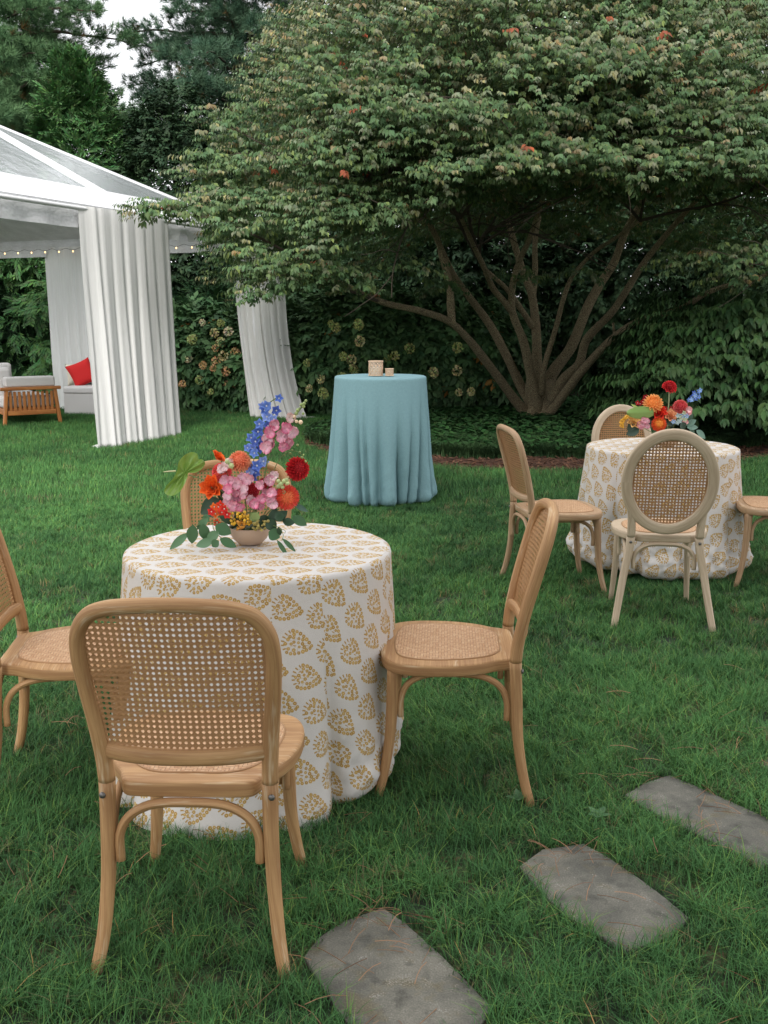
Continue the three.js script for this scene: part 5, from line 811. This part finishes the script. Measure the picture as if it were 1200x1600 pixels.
// low dark yews at the left edge, seen under the tent
[[-7.6, -20.0, 1.25, 2.35, 'dense dark yew seen under the tent at the left edge'], [-5.4, -20.2, 1.2, 2.2, 'dense dark yew seen behind the rear curtain'], [-3.4, -20.0, 1.1, 2.3, 'dense dark yew above the hydrangeas, seen under the tent']].forEach(([x, z, rx, h, label], i) => { const o = thing('yew_bush', label, 'shrub', [x, 0, z]); mesh('stems', join([0, 1, 2].map((k) => sweep([[k * 0.1, 0, 0], [Math.sin(k * 2) * 0.4, h * 0.6, 0.1]], 0.03, { n: 5, m: 6 }))), darkBark, o); foliage(o, 'foliage', { hull: blob(rx, h * 0.56, 1.0, h * 0.5, i * 3 + 1, 0.16), n: 4200, geos: fanG, mat: fanM, dark: [0.010, 0.030, 0.012], light: [0.030, 0.072, 0.027], seed: 270 + i, inner: 0.5, size: 0.8 }); });
// pines
const pineG = [1, 2, 3].map((s) => needles(34, 0.17, 0.009, 1.25, s * 5, 0.10)), pineM = folMat(0, 0.6);
function pine(label, pos, h, seed, rows, dark, light, size = 1, lean = 0) {
  const o = thing('pine_tree', label, 'tree', pos), r = rng(seed), list = [], br = [];
  mesh('trunk', sweep([[0, 0, 0], [lean * 0.4, h * 0.5, 0], [lean, h, 0]], (t) => lerp(0.26, 0.05, t), { n: 16, m: 9 }), darkBark, o);
  for (const [y, len, az] of rows) {
    const n = 6, pts = [V(lean * y / h, y, 0)], d = V(Math.cos(az), 0.12, Math.sin(az)).normalize(); for (let i = 1; i <= n; i++) pts.push(V(lean * y / h + d.x * len * i / n, y + d.y * len * i / n - 0.16 * len * (i / n) ** 2 + 0.1 * (r() - 0.5), d.z * len * i / n + 0.15 * (r() - 0.5)));
    br.push(sweep(pts, (t) => lerp(0.045, 0.012, t), { n: 8, m: 5, caps: false }));
    const c = new THREE.CatmullRomCurve3(pts), side = V(-d.z, 0, d.x);
    for (let k = 0; k < len * 62; k++) {
      const t = Math.pow(r(), 0.7), p = c.getPoint(t), w = len * 0.34 * Math.sin(Math.PI * Math.min(1, 0.15 + t * 0.85)) * (r() * 2 - 1); p.addScaledVector(side, w); p.y += (r() - 0.35) * 0.28 - Math.abs(w) * 0.12; p.addScaledVector(d, (r() - 0.5) * 0.3);
      const dir = d.clone().multiplyScalar(0.7).addScaledVector(side, Math.sign(w) * 0.5).add(sph(r).multiplyScalar(0.5)).add(V(0, 0.25, 0)).normalize();
      let col = colr(dark, light, r()); if (r() < 0.02) col.setRGB(0.16, 0.10, 0.04);
      list.push([p, basis(dir, V(0.1, 1, 0.2).normalize()), size * (0.75 + 0.5 * r()), col]);
    }
  }
  mesh('branches', join(br), darkBark, o); variants('needles', pineG, pineM, list, o);
}
{
  const rows = (seed, y0, y1, dy, len) => { const r = rng(seed), o = []; for (let y = y0; y < y1; y += dy) for (let k = 0; k < 6; k++) { const f = (y - y0) / (y1 - y0); o.push([y + r() * dy, len * (1 - 0.55 * f) * (0.7 + 0.45 * r()), k * 1.047 + r() * 0.9]); } return o; };
  pine('tall pine with long soft needles in the top left corner', [-8.2, 0, -22.4], 12.5, 301, rows(1, 5.0, 11.5, 0.34, 3.3), [0.040, 0.100, 0.046], [0.118, 0.215, 0.098]);
  pine('blue-green pine rising behind the tent, right of the gap of sky', [-3.3, 0, -24.0], 13, 302, rows(2, 5.0, 12.5, 0.42, 3.0), [0.034, 0.086, 0.056], [0.108, 0.190, 0.116]);
}
// the pine whose shed needles lie on the stones stands behind the camera and shades the near lawn
{ const r = rng(8), rows = []; for (let y = 3.6; y < 10; y += 0.5) for (let k = 0; k < 10; k++) rows.push([y + r() * 0.4, (4.4 - 0.3 * (y - 3.6)) * (0.75 + 0.4 * r()), k * 0.9 + r() * 0.8]); pine('tall pine outside the picture, behind the camera, that shed its needles on the stones', [1.3, 0, 2.5], 11.5, 303, rows, [0.020, 0.044, 0.026], [0.060, 0.100, 0.052], 1.3); }
// ---- hydrangeas along the back of the lawn
{
  const hyG = [1, 2, 3].map((s) => sprig(8, 0.26, 0.13, 0.072, 0.45, s * 23, { curl: 0.15, vary: 0.5, seg: 2 })), hyM = folMat(0, 0.55), bloomM = std({ color: 0xffffff, vertexColors: true, roughness: 0.85 });
  const bloom = (seed) => { const r = rng(seed), l = []; for (let i = 0; i < 90; i++) { const d = sph(r); l.push(put(tint(leaf(0.040, 0.038, { fold: 0.2, curl: 0.1, n: 2, wide: 0.55 }), 0.8 + 0.4 * r(), 0.8 + 0.35 * r(), 0.75 + 0.4 * r()), V(d.x * 0.055, d.y * 0.06, d.z * 0.055), d.clone().add(sph(r).multiplyScalar(0.9)), d.clone().add(V(0.1, 0.2, 0)).normalize())); } return join(l); }, bl = [1, 2, 3].map(bloom);
  const tones = { c: L3(206, 200, 148), p: L3(214, 176, 128), g: L3(172, 182, 116), w: L3(224, 216, 184) }, mats = {}; for (const k in tones) mats[k] = std({ color: new THREE.Color(...tones[k]), vertexColors: true, roughness: 0.85 });
  const bushes = [[310, 640, -17.6, 1.5, 1.55, 'hydrangea bush with cream and peach flower heads between the two curtains'], [430, 645, -17.3, 1.2, 1.5, 'hydrangea bush half hidden behind the right-hand curtain'], [540, 650, -16.7, 1.5, 1.75, 'hydrangea bush with pale green heads left of the teal table'], [670, 650, -16.9, 1.6, 1.75, 'hydrangea bush with few cream heads behind the teal table and the tree']];
  const heads = [
    [[316, 504, 'w'], [335, 520, 'c'], [345, 535, 'c'], [349, 556, 'c'], [337, 544, 'p'], [317, 571, 'p'], [338, 565, 'p'], [352, 580, 'p'], [368, 576, 'p'], [333, 575, 'p'], [312, 594, 'g'], [368, 552, 'p'], [356, 600, 'p'], [329, 612, 'g'], [294, 560, 'w'], [300, 530, 'g'], [368, 600, 'p'], [345, 505, 'g'], [285, 600, 'p'], [357, 518, 'w']],
    [[395, 600, 'c'], [465, 560, 'g'], [480, 567, 'g']],
    [[517, 506, 'g'], [525, 512, 'g'], [560, 507, 'g'], [562, 533, 'c'], [480, 567, 'g'], [536, 557, 'g'], [549, 563, 'c'], [534, 590, 'g'], [501, 592, 'c'], [483, 607, 'c'], [553, 577, 'g'], [505, 615, 'g']],
    [[605, 560, 'g'], [617, 556, 'g'], [677, 582, 'c'], [714, 579, 'c'], [717, 613, 'c'], [736, 612, 'c'], [640, 545, 'g'], [715, 543, 'g']],
  ];
  bushes.forEach(([px, py, z, rx, h, label], i) => {
    const c = at(px, py, z), o = thing('hydrangea_bush', label, 'shrub', [c.x, 0, z]);
    mesh('stems', join(Array.from({ length: 9 }, (_, k) => sweep([[Math.sin(k) * 0.1, 0, Math.cos(k) * 0.1], [Math.sin(k * 2.4) * rx * 0.5, h * 0.7, Math.cos(k * 2.4) * 0.4]], 0.012, { n: 5, m: 5 }))), darkBark, o);
    foliage(o, 'foliage', { hull: blob(rx, h * 0.56, 0.85, h * 0.52, i * 6 + 4, 0.2), n: 3600, geos: hyG, mat: hyM, dark: [0.036, 0.088, 0.036], light: [0.090, 0.182, 0.068], seed: 300 + i, inner: 0.4, odd: [0.004, [0.3, 0.16, 0.04]] });
    heads[i].forEach(([x, y, t], k) => { const p = at(x, y, z + 1.08 + 0.08 * Math.sin(k * 3)); const m = mesh('flower_head', bl[k % 3], mats[t], o); m.position.set(p.x - c.x, p.y, p.z - z); m.rotation.set(k, k * 2, 0); m.scale.setScalar(0.66 + 0.42 * Math.abs(Math.sin(k * 7))); });
  });
}
// ---- large shrub at the right with drooping leaves in layers
{
  const c = at(1205, 655, -12.9), o = thing('layered_shrub', 'large green shrub with layered drooping leaves behind the farther table at the right', 'shrub', [c.x, 0, c.z]), r = rng(401), list = [];
  const stems = []; for (let k = 0; k < 9; k++) { const a = k * 0.7 + 0.2; stems.push(sweep([[Math.sin(k) * 0.12, 0, Math.cos(k) * 0.12], [Math.cos(a) * 0.6, 0.9, Math.sin(a) * 0.5], [Math.cos(a) * 1.5, 1.5, Math.sin(a) * 1.1]], (t) => lerp(0.03, 0.008, t), { n: 10, m: 6 })); }
  mesh('stems', join(stems), darkBark, o);
  for (let i = 0; i < 230; i++) {
    const az = r() * 6.283, t = r(), rad = (0.55 + 0.45 * Math.sqrt(r())) * (1 - 0.45 * t * t) * 1.95, y = lerp(0.62, 1.95, t) + 0.2 * PN.noise(Math.cos(az) * 2, t * 3, Math.sin(az) * 2), p = V(Math.cos(az) * rad, y - 0.06 * rad * rad, Math.sin(az) * rad * 0.8), out = V(Math.cos(az), 0, Math.sin(az));
    for (let k = 0; k < 17; k++) { const a = r() * 6.283, d = Math.sqrt(r()) * 0.42, q = p.clone().add(V(Math.cos(a) * d, -0.35 * d * d + (r() - 0.5) * 0.1, Math.sin(a) * d)); if (q.y < 0.35) continue; const dir = out.clone().multiplyScalar(0.9).add(V(Math.cos(a) * 0.5, -0.12, Math.sin(a) * 0.5)).add(sph(r).multiplyScalar(0.25)).normalize(); list.push([q, basis(dir, V((r() - 0.5) * 0.4, 1, (r() - 0.5) * 0.4).normalize()), 0.7 + 0.5 * r(), colr([0.026, 0.066, 0.024], [0.062, 0.128, 0.044], r())]); }
  }
  variants('foliage', bigG, bigM, list, o);
}
// ---- ground cover: ivy-like leaves over the bed, grassy fringe along its front
{
  const r = rng(501), ivyG = [1, 2].map((s) => { const q = rng(s * 3), l = []; for (let i = 0; i < 8; i++) { const a = q() * 6.283, h = 0.05 + 0.09 * q(); l.push(put(tint(leaf(0.062, 0.052, { fold: 0.15, curl: 0.2, n: 2, wide: 0.35 }), 0.7 + 0.6 * q(), 0.7 + 0.55 * q(), 0.7 + 0.5 * q()), V(Math.cos(a) * 0.1 * q(), h, Math.sin(a) * 0.1 * q()), V(Math.cos(a), -0.15, Math.sin(a)), V(0, 1, 0.15))); } return join(l); }), list = [], fr = [];
  const front = (x) => { let b = -30; for (let i = 0; i < bedCurve.length; i++) { const p = bedCurve[i]; if (Math.abs(p[0] - x) < 0.22 && p[1] > b && p[1] > -16) b = p[1]; } return b; };
  const cache = {}; const fz = (x) => cache[Math.round(x * 8)] ??= front(x);
  for (let i = 0; i < 26000; i++) { const x = lerp(-1.0, 9, r()), z = lerp(-11, -18.5, r()); if (!inPoly(x, z, bedCurve)) continue; const d = fz(x) - z; if (d < 1.05 + 0.2 * PN.noise(x * 2, 1, z)) continue; list.push([V(x, 0, z), new THREE.Quaternion().setFromAxisAngle(V(0, 1, 0), r() * 6.28), 0.7 + 0.6 * r(), colr([0.024, 0.060, 0.024], [0.066, 0.132, 0.052], clamp(r() * 0.7 + PN.noise(x * 2, 2, z * 2) * 0.6, 0, 1))]); }
  const root = new THREE.Group(); root.name = 'ground_cover'; scene.add(root); tag(root, 'low dark ivy-like ground cover over the bed under the spreading tree', 'ground cover', null, 'stuff');
  variants('leaves', ivyG, folMat(0, 0.45), list, root);
  const gt = (() => { const q = rng(9), P = [], I = [], C = []; for (let i = 0; i < 26; i++) { const a = q() * 6.283, H = 0.14 + 0.12 * q(), b = q() * 6.28, w = 0.0045, cx = Math.cos(b), cz = Math.sin(b), x0 = Math.cos(a) * 0.07 * q(), z0 = Math.sin(a) * 0.07 * q(), k = P.length / 3, c = 0.7 + 0.6 * q(); for (let s = 0; s <= 3; s++) { const t = s / 3, o = 0.15 * t * t, y = H * (t - 0.45 * t * t * t), hw = w * (1 - t * 0.85); P.push(x0 + cx * o - cz * hw, y, z0 + cz * o + cx * hw, x0 + cx * o + cz * hw, y, z0 + cz * o - cx * hw); C.push(c, c, c, c, c, c); if (s < 3) { const e = k + s * 2; I.push(e, e + 1, e + 3, e, e + 3, e + 2); } } } const g = new THREE.BufferGeometry(); g.setAttribute('position', new THREE.Float32BufferAttribute(P, 3)); g.setAttribute('color', new THREE.Float32BufferAttribute(C, 3)); g.setIndex(I); g.computeVertexNormals(); return norm(g); })();
  for (let i = 0; i < 7000; i++) { const x = lerp(-0.9, 8, r()), f = fz(x); const z = f - lerp(0.95, 2.1, Math.pow(r(), 1.2)) - 0.2 * PN.noise(x * 1.5, 4, 1); if (f < -20 || !inPoly(x, z, bedCurve)) continue; fr.push([V(x, 0, z), new THREE.Quaternion().setFromAxisAngle(V(0, 1, 0), r() * 6.28), 0.6 + 0.6 * r(), colr([0.026, 0.062, 0.025], [0.070, 0.132, 0.050], r())]); }
  const fringe = new THREE.Group(); fringe.name = 'lilyturf'; scene.add(fringe); tag(fringe, 'grassy fringe of dark lilyturf behind the mulch edge of the bed', 'ground cover', null, 'stuff'); scatter('leaves', gt, folMat(0, 0.5), fr, fringe);
}
renderer.render(scene, camera);
